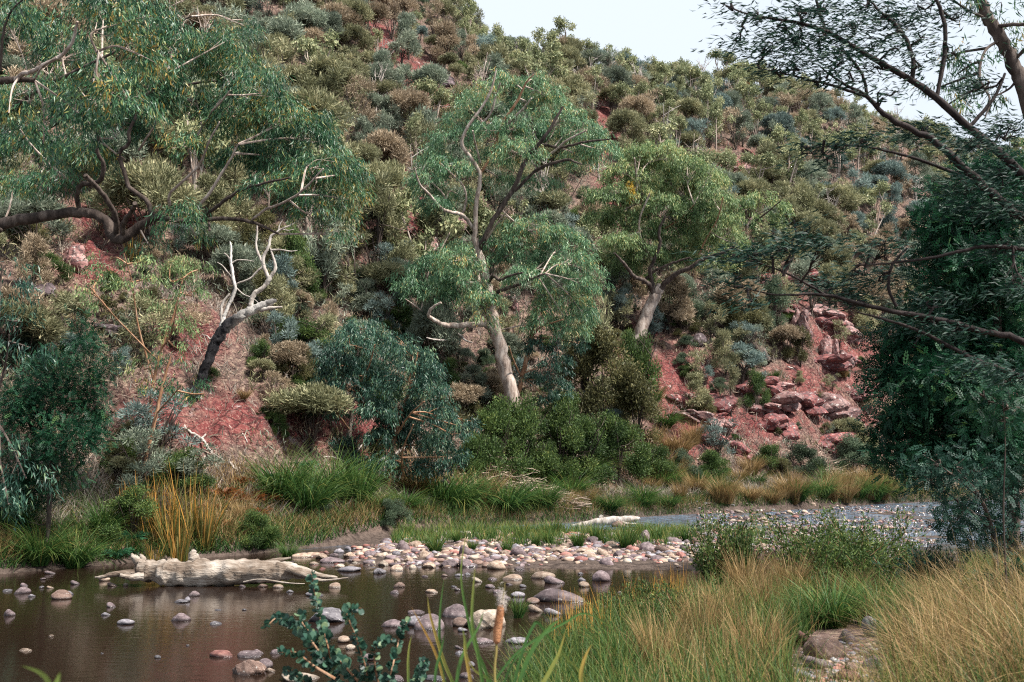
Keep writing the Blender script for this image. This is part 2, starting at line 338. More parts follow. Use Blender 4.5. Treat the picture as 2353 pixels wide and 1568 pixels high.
ST = {'mauve': stonemat('stone_mauve', [(.05, .036, .038), (.125, .088, .092), (.22, .17, .17)], .12),
      'tan': stonemat('stone_tan', [(.13, .085, .06), (.27, .19, .14), (.40, .32, .25)], .1),
      'red': stonemat('stone_red', [(.10, .035, .03), (.20, .08, .065), (.30, .15, .12)], .05),
      'grey': stonemat('stone_grey', [(.07, .062, .072), (.16, .145, .16), (.27, .25, .265)], .2),
      'brown': stonemat('stone_brown', [(.07, .04, .03), (.14, .085, .065), (.23, .155, .125)], .1),
      'cream': stonemat('stone_cream', [(.14, .10, .075), (.30, .235, .18), (.44, .375, .31)], .2)}

def terrain_mat():
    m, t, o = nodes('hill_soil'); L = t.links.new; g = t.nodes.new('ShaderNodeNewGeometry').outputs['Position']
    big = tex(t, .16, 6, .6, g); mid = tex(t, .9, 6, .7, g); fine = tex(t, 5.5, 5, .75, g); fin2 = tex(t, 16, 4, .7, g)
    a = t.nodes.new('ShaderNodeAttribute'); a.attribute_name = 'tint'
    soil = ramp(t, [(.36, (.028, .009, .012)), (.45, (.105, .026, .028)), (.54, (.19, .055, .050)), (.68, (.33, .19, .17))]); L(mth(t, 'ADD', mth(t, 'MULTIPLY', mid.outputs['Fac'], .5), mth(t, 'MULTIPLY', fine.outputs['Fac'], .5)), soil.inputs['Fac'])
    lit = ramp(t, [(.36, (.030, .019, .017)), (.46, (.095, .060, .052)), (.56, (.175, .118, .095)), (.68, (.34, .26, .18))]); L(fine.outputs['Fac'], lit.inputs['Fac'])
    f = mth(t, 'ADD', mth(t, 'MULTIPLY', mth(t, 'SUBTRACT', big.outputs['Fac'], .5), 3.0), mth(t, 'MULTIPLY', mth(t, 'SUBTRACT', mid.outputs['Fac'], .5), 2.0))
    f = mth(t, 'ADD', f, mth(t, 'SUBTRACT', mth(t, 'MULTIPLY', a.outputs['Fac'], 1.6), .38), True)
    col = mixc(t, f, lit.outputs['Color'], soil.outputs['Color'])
    vo = t.nodes.new('ShaderNodeTexVoronoi'); vo.feature = 'DISTANCE_TO_EDGE'; vo.inputs['Scale'].default_value = 1.3; mpv = t.nodes.new('ShaderNodeMapping'); mpv.inputs['Scale'].default_value = (1, .7, 1.8); L(g, mpv.inputs['Vector']); L(mpv.outputs[0], vo.inputs['Vector'])
    ck = mth(t, 'MULTIPLY', mth(t, 'SUBTRACT', .06, vo.outputs['Distance']), 16, True); ck = mth(t, 'MULTIPLY', ck, mth(t, 'MULTIPLY', a.outputs['Fac'], 1.2, True)); col = mixc(t, ck, col, (.03, .012, .012))
    pk = tex(t, 1.7, 5, .7, g, (1, 1, .6)); pf = mth(t, 'MULTIPLY', mth(t, 'MULTIPLY', mth(t, 'SUBTRACT', pk.outputs['Fac'], .60), 12, True), a.outputs['Fac']); col = mixc(t, pf, col, (.42, .34, .32))
    k = mth(t, 'MULTIPLY', mth(t, 'SUBTRACT', fin2.outputs['Fac'], .56), 9, True); col = mixc(t, mth(t, 'MULTIPLY', k, .55), col, (.45, .36, .28))
    k = mth(t, 'MULTIPLY', mth(t, 'SUBTRACT', .42, fin2.outputs['Fac']), 9, True); col = mixc(t, mth(t, 'MULTIPLY', k, .6), col, (.05, .03, .03))
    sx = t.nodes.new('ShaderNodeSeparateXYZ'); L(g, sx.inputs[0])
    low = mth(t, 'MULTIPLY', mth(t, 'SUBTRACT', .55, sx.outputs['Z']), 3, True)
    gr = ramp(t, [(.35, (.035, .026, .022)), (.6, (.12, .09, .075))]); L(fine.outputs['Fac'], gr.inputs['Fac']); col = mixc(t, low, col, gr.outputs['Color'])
    p = t.nodes.new('ShaderNodeBsdfPrincipled'); p.inputs['Roughness'].default_value = .95; p.inputs['Specular IOR Level'].default_value = .1; L(col, p.inputs['Base Color'])
    b = t.nodes.new('ShaderNodeBump'); b.inputs['Strength'].default_value = .9; b.inputs['Distance'].default_value = .25
    L(mth(t, 'ADD', mid.outputs['Fac'], mth(t, 'MULTIPLY', fine.outputs['Fac'], .5)), b.inputs['Height']); L(b.outputs[0], p.inputs['Normal']); L(p.outputs[0], o.inputs['Surface'])
    return m
def water_mat():
    m, t, o = nodes('creek_water'); L = t.links.new; g = t.nodes.new('ShaderNodeNewGeometry').outputs['Position']
    p = t.nodes.new('ShaderNodeBsdfPrincipled'); p.inputs['Base Color'].default_value = (.016, .009, .006, 1); p.inputs['Roughness'].default_value = .04; p.inputs['IOR'].default_value = 1.33
    sx = t.nodes.new('ShaderNodeSeparateXYZ'); L(g, sx.inputs[0])
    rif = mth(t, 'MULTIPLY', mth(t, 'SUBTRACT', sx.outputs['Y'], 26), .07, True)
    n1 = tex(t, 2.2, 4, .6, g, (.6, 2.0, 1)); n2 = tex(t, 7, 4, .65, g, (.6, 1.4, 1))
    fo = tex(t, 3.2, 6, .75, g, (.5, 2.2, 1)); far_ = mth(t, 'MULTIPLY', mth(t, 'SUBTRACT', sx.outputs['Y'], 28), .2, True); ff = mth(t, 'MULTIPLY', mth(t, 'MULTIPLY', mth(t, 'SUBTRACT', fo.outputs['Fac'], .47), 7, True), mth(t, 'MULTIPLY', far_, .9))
    L(mixc(t, ff, (.016, .009, .006), (.26, .42, .60)), p.inputs['Base Color'])  # foam streaks; their blue paints the sky's reflection into the water colour
    hgt = mth(t, 'ADD', mth(t, 'MULTIPLY', n1.outputs['Fac'], mth(t, 'ADD', mth(t, 'MULTIPLY', rif, .10), .004)), mth(t, 'MULTIPLY', n2.outputs['Fac'], mth(t, 'ADD', mth(t, 'MULTIPLY', rif, .07), .0025)))
    b = t.nodes.new('ShaderNodeBump'); b.inputs['Strength'].default_value = 1; b.inputs['Distance'].default_value = 1; L(hgt, b.inputs['Height']); L(b.outputs[0], p.inputs['Normal']); L(p.outputs[0], o.inputs['Surface'])
    return m

# ------------------------------------------------------------ terrain and water
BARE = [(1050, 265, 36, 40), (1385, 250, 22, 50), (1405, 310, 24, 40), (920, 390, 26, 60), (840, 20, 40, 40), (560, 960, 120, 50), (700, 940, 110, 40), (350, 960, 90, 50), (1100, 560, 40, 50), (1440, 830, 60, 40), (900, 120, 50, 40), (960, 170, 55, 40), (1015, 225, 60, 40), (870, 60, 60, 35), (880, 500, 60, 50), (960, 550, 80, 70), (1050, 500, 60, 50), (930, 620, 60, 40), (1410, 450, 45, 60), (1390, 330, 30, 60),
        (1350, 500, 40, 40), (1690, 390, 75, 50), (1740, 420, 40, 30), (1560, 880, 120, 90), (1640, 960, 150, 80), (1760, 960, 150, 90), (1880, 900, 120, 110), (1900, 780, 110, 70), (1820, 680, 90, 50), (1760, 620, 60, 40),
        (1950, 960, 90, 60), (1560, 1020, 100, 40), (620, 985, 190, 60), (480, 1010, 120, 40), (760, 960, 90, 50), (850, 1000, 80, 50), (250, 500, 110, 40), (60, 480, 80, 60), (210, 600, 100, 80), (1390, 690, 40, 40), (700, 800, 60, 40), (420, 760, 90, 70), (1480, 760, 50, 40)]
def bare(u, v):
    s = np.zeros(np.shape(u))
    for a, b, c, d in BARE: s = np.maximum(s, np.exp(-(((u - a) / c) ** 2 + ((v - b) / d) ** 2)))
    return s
ys = np.concatenate([np.arange(-30, 4, 1.5), np.arange(4, 22, .25), np.arange(22, 62, .16), np.arange(62, 170, .45), np.arange(170, 360, 5)])
ss = np.linspace(-1.15, 1.15, 560)
YY, SS = np.meshgrid(ys, ss, indexing='ij'); XX = SS * np.sqrt(YY ** 2 + 60)
ZZ = H(XX, YY); V = np.stack([XX, YY, ZZ], -1); uu, vv = proj(V)
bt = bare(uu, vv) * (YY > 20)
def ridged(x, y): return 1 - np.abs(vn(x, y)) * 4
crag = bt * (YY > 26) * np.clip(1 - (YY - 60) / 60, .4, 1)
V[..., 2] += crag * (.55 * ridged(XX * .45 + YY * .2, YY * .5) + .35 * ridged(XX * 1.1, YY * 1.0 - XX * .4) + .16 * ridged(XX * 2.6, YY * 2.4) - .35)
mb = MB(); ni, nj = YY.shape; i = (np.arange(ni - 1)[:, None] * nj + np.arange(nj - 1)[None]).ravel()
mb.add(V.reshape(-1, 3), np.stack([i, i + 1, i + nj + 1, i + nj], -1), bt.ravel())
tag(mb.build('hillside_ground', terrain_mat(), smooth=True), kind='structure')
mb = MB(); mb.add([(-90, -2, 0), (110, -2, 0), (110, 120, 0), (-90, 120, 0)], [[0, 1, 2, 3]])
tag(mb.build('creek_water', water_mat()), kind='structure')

# ------------------------------------------------------------ labels: a look, a place, and where needed an order from the left
ORD = ['first', 'second', 'third', 'fourth', 'fifth', 'sixth', 'seventh', 'eighth', 'ninth', 'tenth', 'eleventh', 'twelfth', 'thirteenth', 'fourteenth', 'fifteenth', 'sixteenth']
PEND = {}
def pend(o, look, place, u): PEND.setdefault((look, place), []).append((float(u), o))
def finish_labels():
    for (look, place), L in PEND.items():
        L.sort(key=lambda q: q[0]); n = len(L)
        for k, (u, o) in enumerate(L):
            o['label'] = f'{look} {place}' if n == 1 else (f'{look} {place}, {"left" if k == 0 else "right"} one' if n == 2 else f'{look} {place}, {ORD[min(k, 15)]} from left')
def hill_place(u, v):
    col = ('above the overhanging left gum' if v < 330 else 'left of the dead tree') if u < 440 else \
          ('above the overhanging left gum' if v < 400 else 'near the dead tree') if u < 760 else \
          'left of the forked gum' if u < 1000 else 'behind the forked gum' if u < 1240 else 'right of the forked gum' if u < 1430 else \
          'behind the yellow-tufted gum' if u < 1640 else 'right of the yellow-tufted gum' if u < 1840 else 'above the red cliff' if u < 2060 else 'behind the right wattles'
    sk = np.interp(u, [1100, 1500, 2000, 2353], [-40, 90, 270, 330])
    row = 'on the skyline' if v < sk + 75 else 'just below the skyline' if v < sk + 170 else 'high on the hillside' if v < 330 else 'mid hillside' if v < 560 else 'low on the hillside' if v < 850 else 'at the hill foot'
    return row + ' ' + col

# ------------------------------------------------------------ eucalypts traced from the picture
def path3(pts, base, dy):
    # pts: (u, v, radius px [, depth offset]); the whole tree stands at depth base[1]
    P = []; r = []
    for q in pts:
        Y = base[1] + (q[3] if len(q) > 3 else 0) + dy; P.append(at(q[0], q[1], Y)); r.append(q[2] * Y / F)
    P = catmull(np.array(P), 5); r = np.interp(np.linspace(0, 1, len(P)), np.linspace(0, 1, len(r)), r)
    return P, r
def gum(name, label, cat, Y, trunk, limbs, lobes, leafm, barks, leafL=.16, leafW=.032, dens=1., base=None, group=None, twig=.35, seed=1, droop=1., clump=.42, limbmat=None, extra=None, shell=.62, sink=True):
    global R
    R = np.random.default_rng(seed)
    bw = np.array([0., Y, 0.]); P, r = path3(trunk, bw, 0)
    root = empty(name, P[0] if base is None else base); tag(root, label, cat, group)
    if sink: P = np.vstack([P[:1] - [0, 0, .5], P])
    else: P = np.vstack([P[:1], P])
    r = np.concatenate([r[:1] * 1.15, r])
    m = MB(); P2 = P + R.normal(size=P.shape) * (r[:, None] * .12); tube(m, P2, r, 9, tint=np.clip(.35 + .5 * fbm(np.repeat(np.arange(len(P)) * .5, 9)[:], np.tile(np.arange(9.) * .8, len(P)), 3), 0, 1) if False else 0., rough=.05)
    local(m, root, 'trunk', barks[0], True)
    ends = [P[len(P) // 2:]]
    for k, lb in enumerate(limbs):
        P, r = path3(lb, bw, 0); r = r * .82; m = MB(); off = np.linspace(0, 1, len(P))[:, None] * np.array([[0, R.uniform(-2.6, -1.0) * Y / 40, 0]])
        P = P + off + R.normal(size=P.shape) * (r[:, None] * .15); tube(m, P, r, 7, tint=0., rough=.05)
        local(m, root, 'limb', (limbmat or barks[1])if not isinstance(limbmat, (list, tuple)) else limbmat[k % len(limbmat)], True); ends.append(P)
    EP = np.vstack(ends); m = MB(); tw = MB()
    for (u, v, ru, rv, *rest) in lobes:
        dy = rest[0] if rest else 0.; Yl = Y + R.uniform(-.6, .6) * Y / 25 + dy; c = at(u, v, Yl); rx = .9 * ru * Yl / F; rz = .88 * rv * Yl / F; ry = rx * .85; lt = R.normal() * .09
        j = np.argmin(np.linalg.norm(EP - c, axis=1)); s0 = EP[j]; mid = (s0 + c) / 2 + R.normal(size=3) * .15 * rx + [0, 0, .1 * rz]
        sub = catmull(np.array([s0, mid, c]), 6); sr = np.linspace(.035, .018, len(sub)) * (Y / 35) ** .5
        if np.linalg.norm(s0 - c) > .4: tube(tw, sub, sr, 5, tint=0.)
        area = rx * rz + rx * ry; nC = int(area * 21 * dens / (clump / .42) ** 2)
        if nC < 3: nC = 3
        D = unit(R.normal(size=(nC * 2, 3))); keep = D[:, 2] > R.uniform(-.75, .35, len(D)); D = D[keep][:nC]; n = len(D)
        hump = 1 + .5 * np.array([vn(np.array(d[0] * 2.4 + u), np.array(d[2] * 2.4 + d[1] * 1.7 + v)) for d in D]) * 2
        rad = R.uniform(shell, 1.02, n) * hump; cc = c + D * np.array([rx, ry, rz]) * rad[:, None]
        for q in range(n):
            if R.random() < twig * .5:
                a = sub[R.integers(len(sub) // 2, len(sub))]; b = cc[q]; md = (a + b) / 2 + R.normal(size=3) * .08 + [0, 0, .05]
                tube(tw, catmull(np.array([a, md, b]), 3), np.linspace(.014, .004, 7) * (Y / 30) ** .5, 4, tint=0.)
        nl = R.integers(26, 50, n); idx = np.repeat(np.arange(n), nl); N = len(idx)
        outw = unit(D[idx] * [1, 1, .25]); s = R.random(N); cl_t = R.normal(size=n) * .11 + lt
        # leaves hang from the tips of short twigs that arch outward and down
        Pl = cc[idx] + outw * (s * clump * .8)[:, None] + np.stack([R.normal(size=N), R.normal(size=N), R.normal(size=N)], -1) * clump * .22 - np.array([0, 0, 1.]) * (s ** 2 * clump * .5 * droop)[:, None]
        A = unit(outw * .35 + np.array([0, 0, -1.0 * droop]) + R.normal(size=(N, 3)) * .38)
        leaves(m, Pl, A, leafL * R.uniform(.6, 1.25, N), leafW * R.uniform(.7, 1.3, N), np.clip(R.normal(.5, .21, N) + cl_t[idx], 0, 1))
    m.join(tw, 1); local(m, root, 'crown', [leafm, limbmat if limbmat is not None and not isinstance(limbmat, (list, tuple)) else barks[-1]])
    if extra: extra(root)
    return root

gum('gum_tree', 'large spreading gum with heavy dark limb reaching over the creek from the left edge', 'tree', 25,
    [(-330, 1260, 30), (-320, 1000, 27), (-290, 760, 24), (-200, 600, 20), (-90, 540, 17), (0, 516, 14), (73, 502, 13), (165, 490, 12), (220, 494, 11.5), (249, 516, 12), (256, 542, 13), (278, 549, 13), (311, 527, 11), (352, 502, 8), (400, 506, 6.5), (440, 509, 6), (513, 502, 5), (586, 513, 4), (641, 538, 2.5)],
    [[(270, 545, 9), (281, 500, 8), (268, 465, 7), (256, 442, 6)],
     [(183, 482, 7), (187, 458, 7), (207, 438, 7), (256, 436, 6.5), (276, 407, 6), (271, 381, 5), (285, 345, 4)],
     [(352, 497, 8), (337, 461, 7), (304, 436, 6.5), (293, 392, 6), (288, 366, 5.5), (315, 344, 5), (319, 322, 5), (341, 286, 4.5), (354, 258, 4), (396, 227, 3), (421, 205, 2)],
     [(190, 442, 4), (150, 405, 3.5), (110, 360, 3), (102, 335, 2)],
     [(440, 495, 5.5), (458, 484, 5), (495, 450, 4.5), (542, 388, 3.5), (568, 355, 2)],
     [(390, 470, 4), (403, 450, 4), (472, 403, 3.5), (510, 350, 2.5), (540, 322, 2)],
     [(470, 495, 5), (513, 480, 5), (568, 458, 4.5), (630, 450, 3.5), (696, 447, 2.5)],
     [(580, 505, 4), (620, 490, 4), (660, 487, 3.5), (714, 469, 3), (769, 428, 2)],
     [(288, 368, 3.5), (262, 350, 3), (245, 325, 2.5), (240, 310, 1.5)],
     [(319, 345, 3.5), (350, 325, 3), (375, 318, 3), (395, 310, 2)],
     [(460, 300, 3), (495, 275, 3.5), (530, 262, 3), (562, 250, 2)],
     [(0, 530, 7), (37, 546, 6), (66, 557, 5)],
     [(480, 512, 4), (492, 535, 3.5), (500, 545, 3)],
     [(280, 545, 8), (300, 520, 7), (330, 505, 6), (352, 497, 6)],
     [(-120, 545, 12, 1), (-80, 400, 9, 2), (0, 300, 7, 3), (120, 220, 5, 3), (260, 160, 4, 3), (380, 110, 3, 3), (470, 80, 2, 3)],
     [(-80, 400, 9, 2), (60, 330, 6, 3), (220, 270, 5, 3), (380, 240, 4, 3), (520, 220, 3, 3), (620, 260, 2, 3)]],
    [(70, 240, 90, 80, 2), (60, 340, 80, 70, 2), (150, 130, 80, 80, 3), (20, 60, 80, 90, 3), (330, 60, 80, 60), (400, 110, 75, 65), (470, 150, 75, 70), (540, 170, 65, 60), (600, 215, 65, 60), (430, 230, 75, 65), (330, 200, 80, 70),
     (540, 270, 85, 65), (640, 280, 75, 65), (715, 320, 70, 65), (640, 370, 75, 50), (720, 400, 70, 55), (785, 400, 50, 60), (800, 460, 45, 55), (740, 480, 55, 45), (775, 540, 25, 22), (250, 290, 90, 60), (190, 360, 75, 40), (440, 335, 50, 28),
     (420, 500, 48, 28), (340, 560, 22, 22), (450, 545, 20, 18), (560, 60, 30, 20, 5), (120, 420, 60, 35), (560, 360, 50, 30), (30, 430, 40, 40), (620, 430, 50, 25), (690, 450, 40, 25), (520, 95, 50, 40), (240, 20, 60, 40, 4)],
    GUM_D, [BARK_D, BARK_D, BARK_P], dens=3.3, seed=11, limbmat=[BARK_D, BARK_D, BARK_D, BARK_P, BARK_P, BARK_P, BARK_D, BARK_P, BARK_P, BARK_P, BARK_P, BARK_D, BARK_D, BARK_D, BARK_D, BARK_D], leafW=.024, leafL=.21, sink=False)
gum('gum_tree', 'nearer gum with pale bare bough and long drooping dark leaves at top left corner', 'tree', 17,
    [(-700, 1400, 38), (-680, 900, 34), (-500, 400, 26), (-250, 230, 20), (-120, 200, 15), (0, 187, 9), (37, 182, 8), (80, 186, 6)],
    [[(37, 185, 7), (60, 178, 6.5), (95, 178, 6), (130, 170, 5.5), (176, 157, 5), (205, 138, 4.5), (222, 120, 4), (234, 107, 3)],
     [(80, 182, 3), (130, 182, 2.5), (195, 190, 1.6)], [(0, 160, 4), (15, 100, 4), (40, 50, 3), (80, 25, 2), (140, 5, 1.5)], [(222, 121, 2.5), (240, 130, 2), (255, 150, 1.2)],
     [(-100, 205, 10), (-60, 40, 9), (60, -40, 8), (200, -40, 6), (300, 10, 3)]],
    [(245, 60, 85, 65), (330, 130, 65, 70), (240, 190, 80, 60), (180, 260, 70, 60), (300, 240, 60, 60), (250, 10, 80, 50), (10, 30, 70, 60), (20, 260, 45, 40), (100, 330, 50, 40)],
    GUM_D, [BARK_D, BARK_P], dens=1.9, seed=12, leafL=.17, leafW=.030, limbmat=[BARK_P, BARK_P, BARK_D, BARK_P, BARK_D], sink=False)
b = hit(1219, 1072); YM = b[1]
gum('gum_tree', 'tall forked gum with leaning pale trunk in centre of picture', 'tree', YM,
    [(1222, 1085, 20), (1219, 1066, 20), (1205, 1011, 19), (1179, 927, 17.5), (1161, 847, 16.5), (1142, 773, 15), (1128, 722, 14), (1124, 682, 12), (1113, 627, 11), (1098, 575, 9), (1091, 549, 8)],
    [[(1096, 570, 7), (1091, 549, 7), (1095, 476, 6.5), (1104, 414, 6), (1084, 377, 5.5), (1065, 352, 5), (1073, 322, 4.5), (1106, 278, 4), (1128, 245, 3.5), (1142, 198, 2)],
     [(1073, 325, 3.5), (1100, 300, 3.5), (1128, 272, 3.2), (1140, 240, 2.6), (1150, 215, 2)],
     [(1100, 575, 8), (1113, 550, 7.5), (1150, 487, 7), (1183, 440, 7), (1205, 388, 6.5), (1234, 355, 6), (1256, 330, 5), (1289, 278, 3)],
     [(1183, 440, 5), (1238, 396, 4.5), (1296, 385, 4), (1315, 398, 3), (1329, 412, 2)],
     [(1252, 333, 4.5), (1285, 350, 4), (1318, 353, 3.5), (1350, 356, 3), (1388, 363, 2)],
     [(1240, 372, 3.5), (1268, 362, 3), (1300, 345, 3), (1340, 335, 2)],
     [(1104, 400, 4), (1140, 335, 4.5), (1150, 300, 4.5), (1186, 249, 4), (1208, 209, 2.5), (1225, 195, 1.5)],
     [(1150, 302, 4), (1180, 280, 3.5), (1205, 262, 3), (1220, 250, 2)],
     [(1091, 531, 6), (1075, 512, 5.5), (1058, 503, 5), (1021, 498, 4.5), (995, 472, 3.5), (975, 455, 2.5), (966, 425, 1.6)],
     [(1058, 503, 4), (1071, 470, 3.5), (1068, 440, 3), (1040, 415, 2.5), (1015, 395, 1.8)],
     [(1021, 498, 3), (1024, 460, 2.5), (1005, 440, 2.2), (985, 425, 1.6)],
     [(1104, 375, 3), (1094, 345, 2.5), (1090, 330, 2)],
     [(1135, 775, 10), (1128, 757, 10), (1105, 748, 9), (1076, 752, 8.5), (1040, 757, 8), (1015, 752, 6), (992, 738, 5), (1000, 722, 4), (1020, 712, 3)],
     [(1040, 757, 4), (1060, 775, 3.5), (1072, 788, 2.5), (1088, 795, 1.6)], [(1045, 760, 4), (1030, 785, 3), (1005, 790, 2.4), (990, 790, 1.5)],
     [(995, 735, 3), (965, 715, 2.4), (940, 700, 1.5)],
     [(1124, 690, 6), (1140, 678, 5.5), (1157, 672, 5), (1194, 662, 4.5), (1223, 652, 3.5), (1250, 645, 2)],
     [(1118, 655, 5), (1135, 640, 4.5), (1148, 655, 4), (1170, 650, 3.5), (1200, 648, 2.5)],
     [(1113, 560, 3), (1140, 535, 2.5), (1170, 515, 1.6)]],
    [(1162, 195, 42, 34), (1110, 205, 30, 18), (1225, 205, 48, 36), (1262, 228, 34, 34), (1085, 240, 40, 30), (1200, 240, 40, 22), (1060, 285, 50, 34), (1040, 330, 50, 34), (1280, 275, 55, 40), (1330, 310, 60, 42), (1385, 345, 40, 34), (1180, 300, 50, 36), (1230, 300, 40, 28),
     (1120, 300, 36, 26), (1190, 350, 60, 34), (1000, 370, 45, 38), (985, 420, 42, 44), (1040, 390, 45, 34), (1005, 470, 40, 26), (1050, 445, 34, 26), (1130, 360, 40, 34), (1330, 365, 50, 26), (1150, 420, 36, 24, 1.5), (1240, 420, 36, 22, 1), (1060, 560, 26, 16),
     (945, 665, 46, 34), (985, 625, 60, 42), (1050, 600, 55, 36), (1060, 650, 60, 44), (1010, 680, 55, 36), (1110, 690, 44, 30), (1100, 735, 26, 18), (1180, 590, 60, 44), (1230, 540, 60, 46), (1290, 560, 52, 46), (1150, 560, 40, 28), (1320, 610, 50, 44), (1350, 660, 40, 34), (1260, 620, 60, 44), (1200, 640, 46, 32),
     (1280, 690, 60, 42), (1340, 720, 40, 32), (1310, 755, 46, 28), (1240, 740, 44, 40, 1), (1180, 520, 34, 26)],
    GUM_M, [BARK_P, BARK_P], dens=2.6, seed=13, leafL=.25, leafW=.036, clump=.5, twig=.35,
    limbmat=[BARK_P, BARK_P, BARK_D, BARK_D, BARK_D, BARK_P, BARK_O, BARK_P, BARK_P, BARK_P, BARK_P, BARK_P, BARK_P, DEADW, DEADW, BARK_P, BARK_D, BARK_D, BARK_P])
gum('gum_tree', 'slender orange-stemmed gum standing just right of the leaning pale trunk', 'tree', YM + .6,
    [(1190, 950, 5.5), (1192, 905, 5.5), (1208, 832, 5.5), (1220, 780, 5), (1228, 740, 4.5), (1238, 700, 3.5), (1245, 680, 2)], [[(1222, 775, 3), (1245, 755, 2.5), (1290, 745, 2)], [(1200, 870, 2.5), (1180, 835, 2), (1170, 810, 1.4)]],
    [(1240, 800, 40, 30), (1270, 840, 36, 36), (1240, 870, 30, 34), (1290, 890, 36, 34), (1330, 790, 24, 24), (1255, 920, 30, 24)], GUM_B, [BARK_O, BARK_O], dens=1.3, seed=14, leafL=.22, leafW=.045)
def mist(root):
    m = MB(); c = at(1447, 437, hit(1462, 800)[1] - 1.5)
    N = 700; D = unit(R.normal(size=(N, 3))); P = c + D * R.uniform(0, 1, N)[:, None] * [.38, .35, .75]; leaves(m, P, unit(R.normal(size=(N, 3)) * .4 + [0, 0, -1]), .28, .06, R.random(N))
    o = local(m, root, 'mistletoe', MISTLE); o['label'] = 'yellow mistletoe clump'
b = hit(1462, 800); Y3 = b[1]
gum('gum_tree', 'yellow-green gum with a yellow mistletoe tuft and bent pale trunk, right of centre', 'tree', Y3,
    [(1458, 815, 17), (1465, 788, 16), (1479, 737, 15), (1501, 689, 13.5), (1512, 668, 12), (1520, 655, 10)],
    [[(1515, 670, 8), (1530, 650, 8), (1552, 634, 7), (1580, 625, 6.5), (1606, 609, 6), (1640, 600, 4), (1665, 590, 2)],
     [(1503, 680, 8), (1492, 662, 7), (1476, 652, 6), (1450, 645, 5.5), (1436, 632, 5), (1420, 618, 4), (1402, 603, 2)],
     [(1505, 672, 7), (1495, 645, 6), (1490, 627, 5.5), (1500, 600, 5), (1509, 572, 4.5), (1505, 545, 4), (1518, 515, 3)],
     [(1476, 652, 4), (1500, 628, 4), (1540, 612, 3.5), (1575, 605, 2.4)], [(1500, 600, 3.5), (1470, 560, 3), (1462, 520, 2.5), (1480, 470, 2)], [(1462, 470, 3), (1455, 420, 2.6), (1445, 395, 2)],
     [(1520, 530, 3), (1550, 515, 2.6), (1570, 500, 2), (1585, 485, 1.5)], [(1600, 600, 3), (1615, 560, 2.5), (1635, 520, 2), (1640, 480, 1.5)]],
    [(1470, 355, 46, 26), (1530, 360, 50, 30), (1580, 385, 46, 32), (1625, 415, 44, 36), (1430, 400, 44, 34), (1500, 400, 52, 34), (1560, 430, 54, 36), (1640, 460, 38, 36), (1400, 450, 42, 30), (1470, 450, 40, 30), (1530, 480, 52, 34), (1600, 490, 50, 38), (1660, 520, 38, 38), (1385, 500, 36, 26),
     (1430, 500, 42, 28), (1480, 530, 42, 30), (1420, 555, 44, 28), (1560, 540, 52, 34), (1630, 560, 44, 34), (1480, 585, 46, 24), (1390, 590, 28, 20), (1560, 590, 46, 20), (1640, 600, 40, 20), (1440, 610, 34, 16), (1690, 560, 20, 30)],
    GUM_L, [BARK_P, BARK_D, BARK_P], dens=3.4, seed=15, leafL=.30, leafW=.05, clump=.6, extra=mist, limbmat=[BARK_D, BARK_D, BARK_D, BARK_D, BARK_P, BARK_P, BARK_O, BARK_O])
b = hit(1722, 640)
gum('gum_tree', 'small round-crowned gum with thin pale trunk right of the yellow-tufted gum', 'tree', b[1],
    [(1722, 640, 4.5), (1716, 590, 4.5), (1712, 550, 4), (1720, 515, 3.5), (1728, 500, 2.5)], [[(1714, 555, 3.5), (1705, 520, 3), (1698, 500, 2)], [(1720, 520, 3), (1750, 500, 2.5), (1775, 480, 1.5)]],
    [(1700, 470, 26, 18), (1745, 460, 32, 22), (1785, 480, 26, 22), (1715, 500, 26, 18), (1760, 510, 34, 20), (1720, 530, 22, 14)], GUM_L, [BARK_P, BARK_D], dens=1.5, seed=16, leafL=.35, leafW=.09, clump=.7)
# two sapling gums in front, centre left
YS = hit(850, 1112)[1]
gum('gum_sapling', 'tall dark sapling gum with drooping teal leaves left of the tall forked gum', 'tree', YS,
    [(795, 1120, 4.5), (800, 1020, 4.5), (812, 920, 4), (820, 830, 3), (828, 760, 2)], [[(805, 990, 3), (780, 950, 2), (755, 900, 1.5)], [(815, 900, 3), (850, 850, 2.5), (870, 800, 1.5)]],
    [(830, 755, 42, 34), (800, 790, 48, 34), (860, 800, 44, 38), (780, 840, 46, 36), (840, 850, 56, 38), (750, 890, 38, 34), (800, 900, 50, 34), (870, 880, 40, 40), (745, 935, 28, 20), (860, 940, 34, 24), (785, 950, 24, 16)], GUM_B, [BARK_P, BARK_O], dens=2.8, seed=17, leafL=.20, leafW=.036)
gum('gum_sapling', 'bushy teal sapling gum leaning right beside the tall dark sapling', 'tree', YS - .8,
    [(892, 1130, 4.5), (900, 1040, 4.5), (920, 960, 4), (945, 880, 3), (960, 810, 2)], [[(905, 1010, 3), (945, 960, 2.5), (985, 930, 1.5)], [(925, 1100, 3), (930, 1040, 2.4), (960, 980, 1.8)]],
    [(915, 790, 30, 26), (945, 820, 40, 30), (985, 850, 40, 32), (930, 880, 50, 36), (990, 900, 44, 36), (900, 940, 50, 34), (960, 960, 54, 36), (1010, 960, 36, 34), (910, 1000, 54, 32), (980, 1020, 50, 32), (1040, 1000, 34, 28), (860, 1010, 34, 26), (1075, 985, 24, 24), (880, 1060, 30, 20), (925, 1070, 44, 26), (985, 1075, 36, 22), (840, 1065, 36, 24), (780, 1020, 34, 24), (1030, 1050, 30, 22), (870, 950, 40, 30)], GUM_B, [BARK_O, BARK_O], dens=2.8, seed=18, leafL=.20, leafW=.036)
YL = 30
